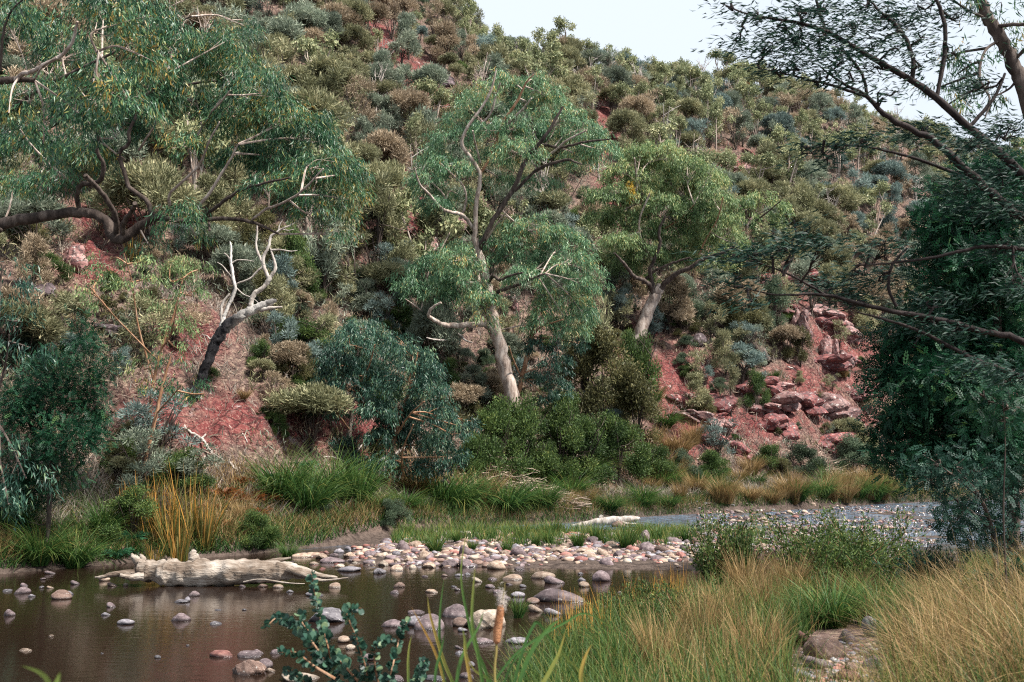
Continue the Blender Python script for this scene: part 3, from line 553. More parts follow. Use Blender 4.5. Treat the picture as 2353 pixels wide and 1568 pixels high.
gum('gum_sapling', 'open light green sapling gum with thin forked stems on left slope', 'tree', 31,
    [(345, 935, 4), (352, 880, 4), (372, 800, 3.5), (400, 720, 2.5), (420, 640, 1.5)], [[(352, 870, 3), (330, 760, 2.5), (325, 660, 1.8), (318, 600, 1.2)], [(372, 800, 2.5), (410, 770, 2), (440, 700, 1.5)], [(365, 830, 2.2), (290, 740, 2), (255, 680, 1.5)]],
    [(250, 600, 36, 26), (225, 640, 40, 28), (320, 600, 40, 22), (300, 650, 40, 24), (390, 620, 44, 28), (455, 620, 32, 34), (440, 680, 40, 36), (380, 690, 34, 24), (400, 760, 44, 34), (235, 700, 30, 20), (350, 640, 30, 20), (420, 800, 30, 26), (200, 670, 24, 16), (330, 850, 30, 22)],
    GUM_L, [BARK_O, BARK_O], dens=1.0, seed=19, leafL=.17, leafW=.034)
gum('gum_sapling', 'dark red-barked sapling gum leaning left with sparse low leaves below dead tree', 'tree', 29.5,
    [(330, 1085, 5), (345, 1010, 4.5), (360, 950, 4), (375, 880, 3.5), (392, 820, 2)], [[(360, 950, 2.5), (400, 920, 2), (440, 890, 1.4)]],
    [(400, 830, 36, 30), (440, 880, 34, 20), (350, 890, 30, 24), (470, 905, 28, 14), (380, 900, 30, 20)], GUM_D, [BARK_O, BARK_O], dens=1.0, seed=20, leafL=.17, leafW=.032)

# ------------------------------------------------------------ feathery wattles
def wattle(name, label, cat, Y, trunk, limbs, lobes, leafm, bark, L=.16, dens=1., seed=1, pairs=6, dirx=0., twig=.5, wid=.16, shell=.4, rb=None, sink=True, clump=.35, spread=.3, simple=False, lobef=None):
    global R
    R = np.random.default_rng(seed); bw = np.array([0, Y, 0.]); P, r = path3(trunk, bw, 0); root = empty(name, P[0]); tag(root, label, cat)
    m = MB(); tube(m, np.vstack([P[:1] - [0, 0, .4 if sink else .01], P]), np.concatenate([r[:1], r]), 8, 0., .04); local(m, root, 'trunk', bark, True); ends = [P]
    for lb in limbs:
        P, r = path3(lb, bw, 0); m = MB(); tube(m, P + R.normal(size=P.shape) * r[:, None] * .2, r, 6, 0., .04); local(m, root, 'limb', bark, True); ends.append(P)
    EP = np.vstack(ends); m = MB(); tw = MB()
    for (u, v, ru, rv, *rest) in lobes:
        if lobef and not lobef(u, v): continue
        Yl = Y + (rest[0] if rest else 0) + R.uniform(-.04, .04) * Y; c = at(u, v, Yl); k = Yl / F; rx, rz = ru * k, rv * k; ry = rx * .7
        nC = max(3, int((rx * rz + rx * ry) * 48 * dens / (clump / .35) ** 2)); D = unit(R.normal(size=(nC, 3))); cc = c + D * [rx, ry, rz] * R.uniform(shell, 1, nC)[:, None]
        j = np.argmin(np.linalg.norm(EP - c, axis=1)); sub = np.linspace(EP[j], c, 6) + R.normal(size=(6, 3)) * .03; tube(tw, sub, np.linspace(.014, .007, 6), 4, 0.)
        for q in range(nC):
            if R.random() < twig:
                a = sub[R.integers(2, 6)]; tube(tw, catmull(np.array([a, (a + cc[q]) / 2 + R.normal(size=3) * .03, cc[q]]), 3), np.linspace(.006, .002, 7), 3, 0.)
        nf = R.integers(12, 22, nC); idx = np.repeat(np.arange(nC), nf); N = len(idx)
        ct = R.normal(size=nC) * .10
        A = unit(D[idx] * .6 + np.array([dirx, 0, -.15]) + R.normal(size=(N, 3)) * .45); Pp = cc[idx] + R.normal(size=(N, 3)) * clump * .42
        if simple:
            A = unit(np.array([dirx, 0, -.12]) + D[idx] * .35 + R.normal(size=(N, 3)) * .28); Pp = cc[idx] + R.normal(size=(N, 3)) * clump * np.array([.75, .5, .22]); leaves(m, Pp, A, L * R.uniform(.6, 1.4, N), L * wid * R.uniform(.6, 1.4, N), np.clip(R.normal(.45, .2, N), 0, 1))
        else: fronds(m, Pp, A, L * R.uniform(.7, 1.3, N), np.clip(R.normal(.45, .2, N) + ct[idx], 0, 1), pairs, wid=wid, spread=spread)
    m.join(tw, 1); local(m, root, 'crown', [leafm, bark]); return root
YN = 9.
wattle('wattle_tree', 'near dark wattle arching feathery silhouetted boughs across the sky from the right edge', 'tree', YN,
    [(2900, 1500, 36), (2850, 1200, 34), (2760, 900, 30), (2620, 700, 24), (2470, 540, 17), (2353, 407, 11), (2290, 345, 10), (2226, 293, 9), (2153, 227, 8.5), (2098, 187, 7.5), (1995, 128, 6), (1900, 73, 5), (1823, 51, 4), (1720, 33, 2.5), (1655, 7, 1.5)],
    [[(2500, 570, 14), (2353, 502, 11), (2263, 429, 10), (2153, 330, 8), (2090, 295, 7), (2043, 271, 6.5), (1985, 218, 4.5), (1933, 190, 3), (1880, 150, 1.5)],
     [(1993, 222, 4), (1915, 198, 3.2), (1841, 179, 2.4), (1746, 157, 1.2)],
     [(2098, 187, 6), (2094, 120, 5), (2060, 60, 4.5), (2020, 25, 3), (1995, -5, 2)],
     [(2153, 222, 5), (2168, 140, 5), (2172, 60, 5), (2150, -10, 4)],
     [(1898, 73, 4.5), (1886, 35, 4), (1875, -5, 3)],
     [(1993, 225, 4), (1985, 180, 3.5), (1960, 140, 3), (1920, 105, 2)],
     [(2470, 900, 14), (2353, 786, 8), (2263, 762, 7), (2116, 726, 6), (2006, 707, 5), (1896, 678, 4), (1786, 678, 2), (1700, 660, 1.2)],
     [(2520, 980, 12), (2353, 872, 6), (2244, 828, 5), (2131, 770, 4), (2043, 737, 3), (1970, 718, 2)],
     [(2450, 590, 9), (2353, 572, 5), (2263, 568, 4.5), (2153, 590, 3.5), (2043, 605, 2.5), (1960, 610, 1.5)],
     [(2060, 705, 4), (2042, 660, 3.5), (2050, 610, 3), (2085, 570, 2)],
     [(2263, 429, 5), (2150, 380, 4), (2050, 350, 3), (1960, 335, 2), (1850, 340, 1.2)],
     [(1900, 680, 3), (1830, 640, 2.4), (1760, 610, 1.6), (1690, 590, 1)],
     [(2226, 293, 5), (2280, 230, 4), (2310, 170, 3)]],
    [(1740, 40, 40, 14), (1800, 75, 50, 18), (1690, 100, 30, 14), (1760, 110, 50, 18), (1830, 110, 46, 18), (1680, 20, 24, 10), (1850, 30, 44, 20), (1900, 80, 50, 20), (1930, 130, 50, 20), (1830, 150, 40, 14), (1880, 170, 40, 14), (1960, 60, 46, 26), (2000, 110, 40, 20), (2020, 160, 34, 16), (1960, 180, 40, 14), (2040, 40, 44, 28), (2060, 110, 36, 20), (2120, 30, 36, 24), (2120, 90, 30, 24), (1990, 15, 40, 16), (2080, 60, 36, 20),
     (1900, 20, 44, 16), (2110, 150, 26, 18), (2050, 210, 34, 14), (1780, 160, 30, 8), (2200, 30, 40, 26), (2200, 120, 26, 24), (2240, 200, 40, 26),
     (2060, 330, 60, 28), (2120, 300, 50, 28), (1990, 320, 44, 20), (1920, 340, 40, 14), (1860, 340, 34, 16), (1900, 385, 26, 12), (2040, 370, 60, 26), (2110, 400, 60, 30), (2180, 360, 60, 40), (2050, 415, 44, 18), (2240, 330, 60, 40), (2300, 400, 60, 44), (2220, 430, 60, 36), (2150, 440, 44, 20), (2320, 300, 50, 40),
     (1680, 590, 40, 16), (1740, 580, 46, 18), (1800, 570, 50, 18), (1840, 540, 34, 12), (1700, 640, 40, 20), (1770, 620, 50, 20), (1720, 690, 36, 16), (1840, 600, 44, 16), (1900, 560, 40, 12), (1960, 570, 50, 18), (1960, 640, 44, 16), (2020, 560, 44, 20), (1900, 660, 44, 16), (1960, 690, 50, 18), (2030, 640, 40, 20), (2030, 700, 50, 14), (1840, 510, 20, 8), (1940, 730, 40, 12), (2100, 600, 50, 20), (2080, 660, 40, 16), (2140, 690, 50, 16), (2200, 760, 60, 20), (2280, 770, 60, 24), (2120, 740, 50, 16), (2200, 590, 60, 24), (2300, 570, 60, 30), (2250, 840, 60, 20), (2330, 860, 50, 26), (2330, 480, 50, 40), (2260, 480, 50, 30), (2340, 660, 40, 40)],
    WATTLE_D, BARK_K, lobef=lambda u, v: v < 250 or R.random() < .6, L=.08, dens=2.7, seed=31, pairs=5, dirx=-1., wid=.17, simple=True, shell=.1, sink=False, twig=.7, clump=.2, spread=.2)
gum('gum_tree', 'straight-stemmed gum with hanging dark leaves against the sky at top right corner', 'tree', 13,
    [(2600, 1500, 30), (2560, 1100, 28), (2470, 600, 22), (2400, 360, 19), (2353, 205, 17), (2328, 147, 16), (2303, 92, 15), (2273, 48, 14), (2250, -10, 13), (2230, -80, 11)],
    [[(2328, 140, 6), (2360, 100, 5)], [(2300, 90, 5), (2250, 130, 4), (2225, 200, 4), (2235, 260, 3), (2210, 310, 2)], [(2280, 60, 6), (2330, 80, 5), (2380, 100, 4)], [(2270, 45, 4), (2180, 20, 3), (2140, -10, 2)]],
    [(2210, 90, 26, 34), (2230, 140, 28, 30), (2180, 130, 20, 22), (2200, 170, 34, 24), (2250, 190, 30, 34), (2160, 200, 22, 20), (2300, 30, 40, 22), (2330, 130, 26, 30), (2180, 240, 34, 24), (2290, 220, 36, 30), (2230, 10, 20, 20), (2335, 60, 22, 24)],
    GUM_D, [BARK_D, BARK_D], dens=1.0, seed=32, leafL=.13, leafW=.018, clump=.26, sink=False, twig=.6)
YR = 21.
wattle('wattle_tree', 'tall dense dark green wattle filling the right side above the creek', 'tree', YR,
    [(2330, 1250, 14), (2325, 1100, 13), (2300, 900, 11), (2290, 700, 9), (2280, 500, 6), (2270, 380, 3)], [[(2300, 900, 7), (2200, 800, 5), (2120, 760, 3)], [(2310, 1050, 7), (2200, 1000, 5), (2100, 1000, 3)], [(2290, 700, 6), (2210, 620, 4), (2150, 560, 2)]],
    [(2260, 420, 70, 50), (2330, 400, 60, 60), (2200, 470, 60, 40), (2140, 520, 50, 36), (2250, 520, 80, 50), (2330, 520, 60, 60), (2160, 590, 60, 44), (2240, 610, 80, 50), (2330, 640, 60, 60), (2150, 660, 60, 44), (2220, 700, 80, 50), (2320, 740, 70, 60), (2120, 730, 60, 40), (2190, 780, 80, 50), (2280, 820, 80, 60),
     (2060, 780, 50, 40), (2080, 830, 70, 44), (2160, 870, 80, 50), (2040, 870, 44, 36), (2250, 910, 90, 60), (2070, 930, 60, 40), (2150, 960, 80, 50), (2040, 980, 44, 30), (2340, 900, 60, 80), (2090, 1020, 60, 36), (2180, 1040, 80, 40), (2270, 1010, 90, 60), (2060, 1060, 44, 20), (2340, 1060, 60, 70), (2120, 1085, 50, 16), (2200, 550, 60, 40, 1), (2260, 680, 90, 80, 2), (2200, 850, 90, 80, 2), (2260, 1000, 100, 80, 2)],
    WATTLE, BARK_D, L=.20, dens=2.3, seed=33, pairs=4, wid=.30, twig=.06, shell=.45, clump=.40)
wattle('wattle_bush', 'blue-green feathery wattle bush below the tall dark wattle at right bank', 'bush', 15,
    [(2290, 1310, 6), (2280, 1220, 5), (2250, 1140, 4), (2200, 1080, 2)], [[(2280, 1220, 4), (2200, 1150, 3), (2140, 1110, 2)], [(2250, 1140, 2.4), (2160, 1070, 2), (2120, 1045, 1.2)]],
    [(2160, 1070, 44, 26), (2210, 1060, 50, 30), (2270, 1080, 60, 36), (2180, 1110, 54, 30), (2240, 1130, 60, 36), (2150, 1150, 44, 26), (2320, 1120, 50, 50), (2210, 1180, 60, 30), (2290, 1190, 60, 40), (2340, 1220, 40, 40), (2180, 1215, 50, 20), (2260, 1240, 60, 26), (2330, 1270, 40, 30), (2130, 1100, 24, 16)],
    WATTLE_B, BARK_D, L=.15, dens=.85, seed=34, pairs=5, wid=.2, twig=.3, shell=.4, clump=.3)
wattle('wattle_bush', 'rounded dark green wattle bush low on the left bank', 'bush', 24,
    [(110, 1230, 5), (115, 1100, 5), (110, 1000, 4), (120, 900, 2)], [[(112, 1050, 4), (60, 960, 3), (30, 900, 2)], [(112, 1060, 4), (180, 980, 3), (220, 930, 2)]],
    [(130, 850, 60, 36), (80, 880, 60, 40), (190, 890, 60, 36), (40, 930, 54, 44), (120, 930, 80, 44), (210, 950, 50, 36), (60, 1000, 60, 44), (150, 1010, 80, 44), (220, 1010, 34, 24), (40, 1070, 50, 40), (120, 1080, 80, 34), (30, 1130, 50, 40), (190, 800, 40, 24), (200, 760, 34, 24), (240, 840, 30, 20), (90, 1150, 44, 26), (20, 1200, 40, 40)],
    WATTLE, BARK_D, L=.15, dens=2.3, seed=35, pairs=4, wid=.26, twig=.1, shell=.4, clump=.40)
gum('gum_sapling', 'blue-green gum sapling with hanging leaves at far left edge above the wattle bush', 'tree', 22,
    [(-30, 1240, 9), (-25, 1000, 8), (-10, 800, 6), (0, 650, 4)], [[(-20, 950, 4), (30, 850, 3), (60, 780, 2)]],
    [(10, 610, 34, 36), (30, 670, 40, 36), (0, 720, 40, 40), (50, 740, 38, 34), (20, 800, 44, 38), (70, 800, 30, 24), (0, 870, 36, 40), (0, 1040, 50, 50, -1.5), (60, 1100, 46, 50, -1.5), (20, 1160, 50, 50, -1.5)], GUM_B, [BARK_D, BARK_D], dens=1.2, seed=36, leafL=.18, leafW=.032)
wattle('wattle_sapling', 'bright green wattle seedling with flat fern-like leaves in front of right dark wattle', 'sapling', 10,
    [(2312, 1330, 2), (2306, 1180, 1.8), (2310, 1020, 1.5), (2305, 930, 1.2), (2300, 880, .8)], [[(2306, 935, 1.2), (2270, 915, 1), (2240, 900, .6)], [(2306, 945, 1.2), (2335, 935, 1), (2356, 950, .6)]],
    [(2270, 905, 26, 4), (2300, 885, 20, 5), (2330, 930, 22, 4), (2310, 915, 22, 4), (2280, 930, 20, 4), (2306, 960, 26, 5)], WATTLE, BARK_D, L=.13, dens=1.2, seed=37, pairs=7, wid=.12, twig=.8)

# ------------------------------------------------------------ the burnt dead tree
R = np.random.default_rng(50)
b = hit(442, 918); YD = b[1]
root = empty('dead_tree', b); tag(root, 'leaning burnt dead tree with bleached bare branches and charred base', 'dead tree')
def dpart(pts, name, mat, tint=0., sides=8, rough=.10, dy=0.):
    P, r = path3(pts, np.array([0, YD, 0]), 0); r = r * .66; off = np.linspace(0, dy, len(P))[:, None] * [[0, 1, 0]]; P = P + off + R.normal(size=P.shape) * r[:, None] * .1
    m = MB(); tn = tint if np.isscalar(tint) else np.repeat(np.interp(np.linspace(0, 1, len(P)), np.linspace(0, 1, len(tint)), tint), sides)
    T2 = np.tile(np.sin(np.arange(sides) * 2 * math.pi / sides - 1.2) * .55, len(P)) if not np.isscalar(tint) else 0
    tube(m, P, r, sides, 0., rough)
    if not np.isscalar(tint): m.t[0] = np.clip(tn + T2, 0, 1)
    return local(m, root, name, mat, True)
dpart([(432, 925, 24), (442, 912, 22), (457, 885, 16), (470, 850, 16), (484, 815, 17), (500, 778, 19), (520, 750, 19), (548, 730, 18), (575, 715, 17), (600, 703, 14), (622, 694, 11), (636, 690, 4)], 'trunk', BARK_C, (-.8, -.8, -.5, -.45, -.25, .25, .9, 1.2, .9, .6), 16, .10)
dpart([(598, 712, 10), (620, 708, 7), (648, 706, 3)], 'limb', DEADW)
dpart([(578, 716, 11), (577, 695, 9), (585, 675, 9), (600, 664, 8), (614, 650, 8), (620, 635, 9)], 'limb', DEADW)
dpart([(618, 640, 7), (606, 612, 6.5), (606, 590, 6), (618, 565, 5.5), (622, 545, 5), (635, 535, 4), (650, 525, 3), (668, 518, 2), (678, 512, 1)], 'limb', DEADW)
dpart([(620, 638, 7), (632, 620, 6), (630, 600, 5), (624, 580, 3.5), (621, 570, 2.5)], 'limb', DEADW)
dpart([(606, 608, 5), (592, 580, 4.5), (588, 560, 4), (591, 535, 3.5), (590, 515, 2)], 'limb', DEADW)
dpart([(622, 575, 3.5), (645, 574, 3), (665, 578, 2.5), (683, 576, 1.2)], 'limb', DEADW)
dpart([(606, 612, 4.5), (590, 625, 4), (575, 640, 3.5), (550, 650, 3), (540, 655, 2.5)], 'limb', DEADW)
dpart([(640, 532, 2.5), (642, 518, 2), (650, 505, 1)], 'limb', DEADW); dpart([(648, 527, 2.4), (662, 530, 1.8), (676, 527, 1)], 'limb', DEADW)
dpart([(508, 760, 9), (514, 730, 7), (520, 715, 6), (530, 690, 7), (540, 665, 7), (537, 645, 6), (533, 620, 5.5), (530, 600, 5), (531, 570, 4), (528, 555, 2)], 'limb', BARK_C, (1, 1, .3, .2, .9, 1, 1), 8, .08)
dpart([(512, 745, 6), (508, 715, 5), (513, 695, 4.5), (528, 675, 4)], 'limb', DEADW)
dpart([(532, 605, 3.5), (524, 590, 3), (515, 582, 2)], 'limb', DEADW); dpart([(533, 605, 3), (545, 598, 2.4), (565, 598, 2), (583, 601, 1)], 'limb', DEADW)
dpart([(535, 640, 3), (520, 622, 2.5), (510, 610, 2), (499, 603, 1)], 'limb', DEADW); dpart([(541, 660, 2.5), (560, 677, 2), (580, 685, 1.5), (598, 700, 1)], 'limb', DEADW)
dpart([(510, 765, 6), (495, 770, 5), (484, 780, 3), (475, 772, 2), (463, 770, 1)], 'limb', DEADW)

# ------------------------------------------------------------ shrubs and small trees of the hillside: prototypes one metre high
def proto(kind, seed):
    r = np.random.default_rng(seed); st = MB(); cr_ = MB(); W_ = .55
    tips = []
    ns = {'dome': 5, 'plume': 5, 'sparse': 6, 'gum': 3, 'bush': 6, 'bare': 3}[kind]
    for k in range(ns):
        a = r.uniform(0, 6.28); sp = {'dome': .30, 'plume': .2, 'sparse': .34, 'gum': .22, 'bush': .36, 'bare': .2}[kind] * r.uniform(.4, 1)
        hz = r.uniform(.55, .8) if kind != 'gum' else r.uniform(.65, .85)
        P = catmull(np.array([[0, 0, -.05], [sp * .3 * math.cos(a), sp * .3 * math.sin(a), hz * .4], [sp * math.cos(a) + r.normal() * .04, sp * math.sin(a) + r.normal() * .04, hz]]), 3)
        rad = {'gum': .02, 'bare': .018}.get(kind, .014); tube(st, P, np.linspace(rad, rad * .3, len(P)), 5, 0.)
        tips.append(P[-1])
        for q in range({'sparse': 4, 'bare': 6}.get(kind, 2)):
            s0 = P[r.integers(2, len(P) - 1)]; d = unit(r.normal(size=3) + [0, 0, .9]) * r.uniform(.18, .34); tube(st, np.array([s0, s0 + d * .5 + r.normal(size=3) * .02, s0 + d]), [rad * .45, rad * .3, rad * .12], 4, 0.); tips.append(s0 + d)
            if kind == 'bare':
                for z in range(3):
                    d2 = unit(r.normal(size=3) + [0, 0, .7]) * .14; tube(st, np.array([s0 + d * .6, s0 + d * .6 + d2]), [rad * .25, rad * .08], 3, 0.)
    if kind == 'bare': return st.arrays(), None
    npf = {'dome': 22, 'plume': 16, 'sparse': 13, 'gum': 15, 'bush': 24}[kind]
    for k in range(npf):
        if kind == 'dome': a = r.uniform(0, 6.28); e = r.uniform(.05, 1) ** .6 * 1.45; c = np.array([.34 * math.cos(a) * math.cos(e - .1), .34 * math.sin(a) * math.cos(e - .1), .42 + .40 * math.sin(e)]); rr = r.uniform(.11, .19)
        elif kind == 'plume': a = r.uniform(0, 6.28); q = r.uniform(.25, .88); c = np.array([.20 * math.cos(a) * (1.15 - q), .20 * math.sin(a) * (1.15 - q), q]) * [1.4, 1.4, 1]; rr = r.uniform(.10, .16)
        elif kind == 'bush': a = r.uniform(0, 6.28); e = r.uniform(0, 1.5); c = np.array([.42 * math.cos(a) * math.cos(e), .42 * math.sin(a) * math.cos(e), .15 + .62 * math.sin(e)]) * r.uniform(.6, 1); rr = r.uniform(.12, .2)
        else: c = tips[k % len(tips)] + r.normal(size=3) * .05 + [0, 0, .04]; rr = r.uniform(.08, .15)
        n = int({'dome': 330, 'plume': 330, 'sparse': 200, 'gum': 260, 'bush': 420}[kind] * (rr / .14) ** 2)
        D = unit(r.normal(size=(n, 3))); P = c + D * rr * r.uniform(.15, .85, n)[:, None] * [1, 1, .85]
        ct = r.normal() * .1
        if kind in ('gum', 'bush'):
            A = unit(D * .6 + r.normal(size=(n, 3)) * .6 + [0, 0, -.35 if kind == 'gum' else .5]); L_ = r.uniform(.03, .055, n) * (1 if kind == 'gum' else .7); Wd = L_ * .42
        else:
            A = unit(D * .8 + r.normal(size=(n, 3)) * .38 + [0, 0, .55]); L_ = r.uniform(.04, .095, n); Wd = L_ * .13 + .003
        global R
        keep = R; R = r; leaves(cr_, P, A, L_, Wd, np.clip(r.normal(.42, .16, n) + ct + .18 * (D[:, 2]) * 0, 0, 1)); R = keep
    return st.arrays(), cr_.arrays()
def mesh_from(arr, name, mat, smooth=False):
    m = MB(); m.v, m.f, m.t = [arr[0]], arr[1], [arr[2]]; m.n = len(arr[0]); m.m = [(len(f), 0) for f in arr[1]]
    o = m.build(name, mat, None, smooth); me = o.data; bpy.data.objects.remove(o); return me
KINDS = {}
for kd, seeds in (('dome', (1, 2, 3, 4)), ('plume', (5, 6, 7)), ('sparse', (8, 9, 10)), ('gum', (11, 12, 13)), ('bush', (14, 15, 16)), ('bare', (17, 18))):
    KINDS[kd] = [proto(kd, s) for s in seeds]
LOOK = {('dome', 'o'): ('sheoak', 'domed olive sheoak', OAK_O), ('dome', 'g'): ('sheoak', 'domed grey-green sheoak', OAK_G), ('dome', 't'): ('sheoak', 'domed tan-tipped sheoak', OAK_T), ('dome', 'b'): ('sheoak', 'domed blue-grey sheoak', OAK_B),
        ('plume', 'o'): ('sheoak', 'upright olive sheoak', OAK_O), ('plume', 'g'): ('sheoak', 'upright grey-green sheoak', OAK_G), ('plume', 't'): ('sheoak', 'upright tan-tipped sheoak', OAK_T), ('plume', 'b'): ('sheoak', 'upright blue-grey sheoak', OAK_B),
        ('sparse', 'o'): ('sheoak', 'thin dark-stemmed olive sheoak', OAK_O), ('sparse', 'g'): ('sheoak', 'thin dark-stemmed grey-green sheoak', OAK_G), ('sparse', 't'): ('sheoak', 'thin dark-stemmed tan sheoak', OAK_T), ('sparse', 'b'): ('sheoak', 'thin dark-stemmed blue-grey sheoak', OAK_B),
        ('gum', 'l'): ('gum_tree', 'small pale-trunked gum', HILL_GUM), ('bush', 'd'): ('bush', 'dense green tea-tree bush', BUSH), ('bush', 'g'): ('bush', 'leafy grey-green bush', BUSH_G), ('bush', 'o'): ('bush', 'leafy olive bush', BUSH_O), ('bare', 'n'): ('dead_tree', 'bare grey dead tree', None)}
MESHC = {}
def plant(kind, col, pos, hgt, wid, place_uv, rot=None, tilt=0., group=None, label=None, idx=None):
    i = int(R.integers(len(KINDS[kind]))) if idx is None else idx; nm, look, mat = LOOK[(kind, col)]
    key = (kind, col, i)
    if key not in MESHC:
        st, cr_ = KINDS[kind][i]; MESHC[key] = (mesh_from(st, 'trunk', DEADW if kind == 'bare' else BARK_P if kind == 'gum' else BARK_D, True), mesh_from(cr_, 'crown', mat) if cr_ is not None else None)
    tm, cm = MESHC[key]
    if cm is None: o = bpy.data.objects.new(nm, tm); C.objects.link(o); o.location = pos
    else:
        o = empty(nm, pos)
        for n_, me in (('trunk', tm), ('crown', cm)): c = bpy.data.objects.new(n_, me); C.objects.link(c); c.parent = o
    o.scale = (wid, wid, hgt); o.rotation_euler = (R.normal() * .06, tilt + R.normal() * .06, R.uniform(0, 6.28) if rot is None else rot)
    tag(o, label, 'dead tree' if kind == 'bare' else 'bush' if nm == 'bush' else 'tree', group)
    if label is None: pend(o, look, hill_place(*place_uv), place_uv[0])
    return o
R = np.random.default_rng(77)
# candidate spots over the hill, evenly spaced on the ground
spots = []; cell = {}
def free(x, y, d):
    i, j = int(x // 2), int(y // 2)
    for a in range(i - 2, i + 3):
        for b_ in range(j - 2, j + 3):
            for (p, q, e) in cell.get((a, b_), ()):
                if (p - x) ** 2 + (q - y) ** 2 < (max(d, e)) ** 2: return False
    cell.setdefault((i, j), []).append((x, y, d)); return True
for k in range(42000):
    T = R.uniform(-.62, .60); y = math.sqrt(R.uniform(30 ** 2, 175 ** 2)); x = T * y
    y0 = float(Y0(T)); yr = float(y0 / (1 - EE(T) / SL(T)))
    if y < y0 + 3.5 or y > yr + 9: continue
    z = float(H(x, y)); u, v = proj(np.array([x, y, z]))
    if u < -60 or u > 2420 or v < -130: continue
    bb = float(bare(u, v)); low = y < y0 + 13
    if R.random() < min(.97, bb * 1.7) or (abs(float(vn(np.array(x * .13 + y * .05), np.array(y * .045 + 7)))) < .014 and not low): continue
    if low and (R.random() < .25 or (400 < u < 570 and 700 < v < 1110)): continue
    d = R.uniform(.95, 1.75) - (.0 if not low else .1) + .4 * (y > 100)
    if free(x, y, d): spots.append((x, y, z, float(u), float(v), low, yr))
OCC = [(400, 260, 420, 280), (140, 980, 150, 140), (1190, 270, 190, 100), (1010, 640, 100, 70), (1250, 620, 150, 150), (1540, 470, 160, 130), (2230, 800, 220, 400), (880, 900, 160, 150), (330, 690, 120, 60), (1050, 390, 90, 100)]
def hidden(u, v): return any(((u - a) / c) ** 2 + ((v - b_) / d) ** 2 < .8 for a, b_, c, d in OCC)
cand = []
for (x, y, z, u, v, low, yr) in spots:
    ridge = y > yr - 14; g = float(fbm(np.array(x * .05 + 3), np.array(y * .05), 3)); q = R.random()
    if u > 1500 and v < 520 and not low: kind = R.choice(['dome', 'gum', 'sparse', 'plume', 'bare'], p=[.34, .24, .22, .12, .08])
    elif ridge: kind = R.choice(['dome', 'gum', 'sparse', 'bare'], p=[.46, .18, .26, .10])
    elif low: kind = R.choice(['bush', 'sparse', 'plume', 'dome'], p=[.5, .2, .1, .2])
    else: kind = R.choice(['dome', 'plume', 'sparse', 'gum', 'bush', 'bare'], p=[.34, .22, .25, .06, .08, .05])
    if kind == 'bare' and 330 < u < 820 and 250 < v < 700: kind = 'sparse'
    hgt = {'dome': 3.3, 'plume': 3.7, 'sparse': 3.5, 'gum': 4.6, 'bush': 1.7, 'bare': 5.2}[kind] * min(1.4, math.exp(R.normal() * .27))
    if low: hgt *= R.uniform(.3, .65)
    wid = hgt * {'dome': R.uniform(.9, 1.25), 'plume': R.uniform(.8, 1.1), 'sparse': 1., 'gum': R.uniform(.8, 1.1), 'bush': R.uniform(1., 1.5), 'bare': .8}[kind]
    col = {'gum': 'l', 'bare': 'n', 'bush': R.choice(['d', 'g', 'o'], p=[.3, .35, .35])}.get(kind) or ('o' if g + R.normal() * .2 > .22 else 'b' if g + R.normal() * .2 < -.3 else R.choice(['g', 't', 'o'], p=[.42, .3, .28]))
    cand.append((kind, col, x, y, z, u, v, hgt, wid))
cand.sort(key=lambda c: -(c[7] * c[8] / c[3] ** 2) * (0 if hidden(c[5], c[6] - 20) or c[5] < 0 or c[5] > 2353 or c[6] < 0 else 1))
nind = 0; rest = {}
for (kind, col, x, y, z, u, v, hgt, wid) in cand:
    ok = not (hidden(u, v - 20) or u < 0 or u > 2353 or v < 0)
    if ok and nind < 300:
        plant(kind, col, (x, y, z - .1), hgt, wid, (u, v), group='shrubs and trees scattered over the hillside', tilt=-.05); nind += 1
    else: rest.setdefault((kind, col), []).append((x, y, z, hgt, wid))
stuffm = {}
for (kind, col), L_ in rest.items():
    nm, look, mat = LOOK[(kind, col)]
    for (x, y, z, hgt, wid) in L_:
        st, cr_ = KINDS[kind][int(R.integers(len(KINDS[kind])))]; a = R.uniform(0, 6.28); ca, sa = math.cos(a), math.sin(a); Rm = np.array([[ca, sa, 0], [-sa, ca, 0], [0, 0, 1.]])
        sc = np.array([wid, wid, hgt])
        if cr_ is not None:
            Vc = cr_[0].reshape(-1, 4, 3); tc_ = cr_[2].reshape(-1, 4); pick = R.random(len(Vc)) < .42; Vc = Vc[pick]; mid = Vc.mean(1, keepdims=True); Vc = mid + (Vc - mid) * 1.35
            n = len(Vc); stuffm.setdefault(mat.name, MB()).add((Vc.reshape(-1, 3) * sc) @ Rm + [x, y, z - .1], np.arange(4 * n).reshape(n, 4), np.clip(tc_[pick].ravel() + R.normal() * .08, 0, 1))
        b_ = stuffm.setdefault('bark_pale' if kind in ('gum', 'bare') else 'bark_dark', MB())
        for f in st[1]:
            us, inv = np.unique(f, return_inverse=True); b_.add((st[0][us] * sc) @ Rm + [x, y, z - .1], inv.reshape(f.shape), 0.)
print('hill plants', len(cand), 'individual', nind, 'spots', len(spots))
allm = MB(); mats = []
for k, (nm_, m_) in enumerate(stuffm.items()):
    mats.append(MATS[nm_]); allm.v += m_.v; allm.t += m_.t; allm.f += [f + allm.n for f in m_.f]; allm.m += [(n, k) for n, _ in m_.m]; allm.n += m_.n
tag(allm.build('hillside_scrub', mats), kind='stuff')

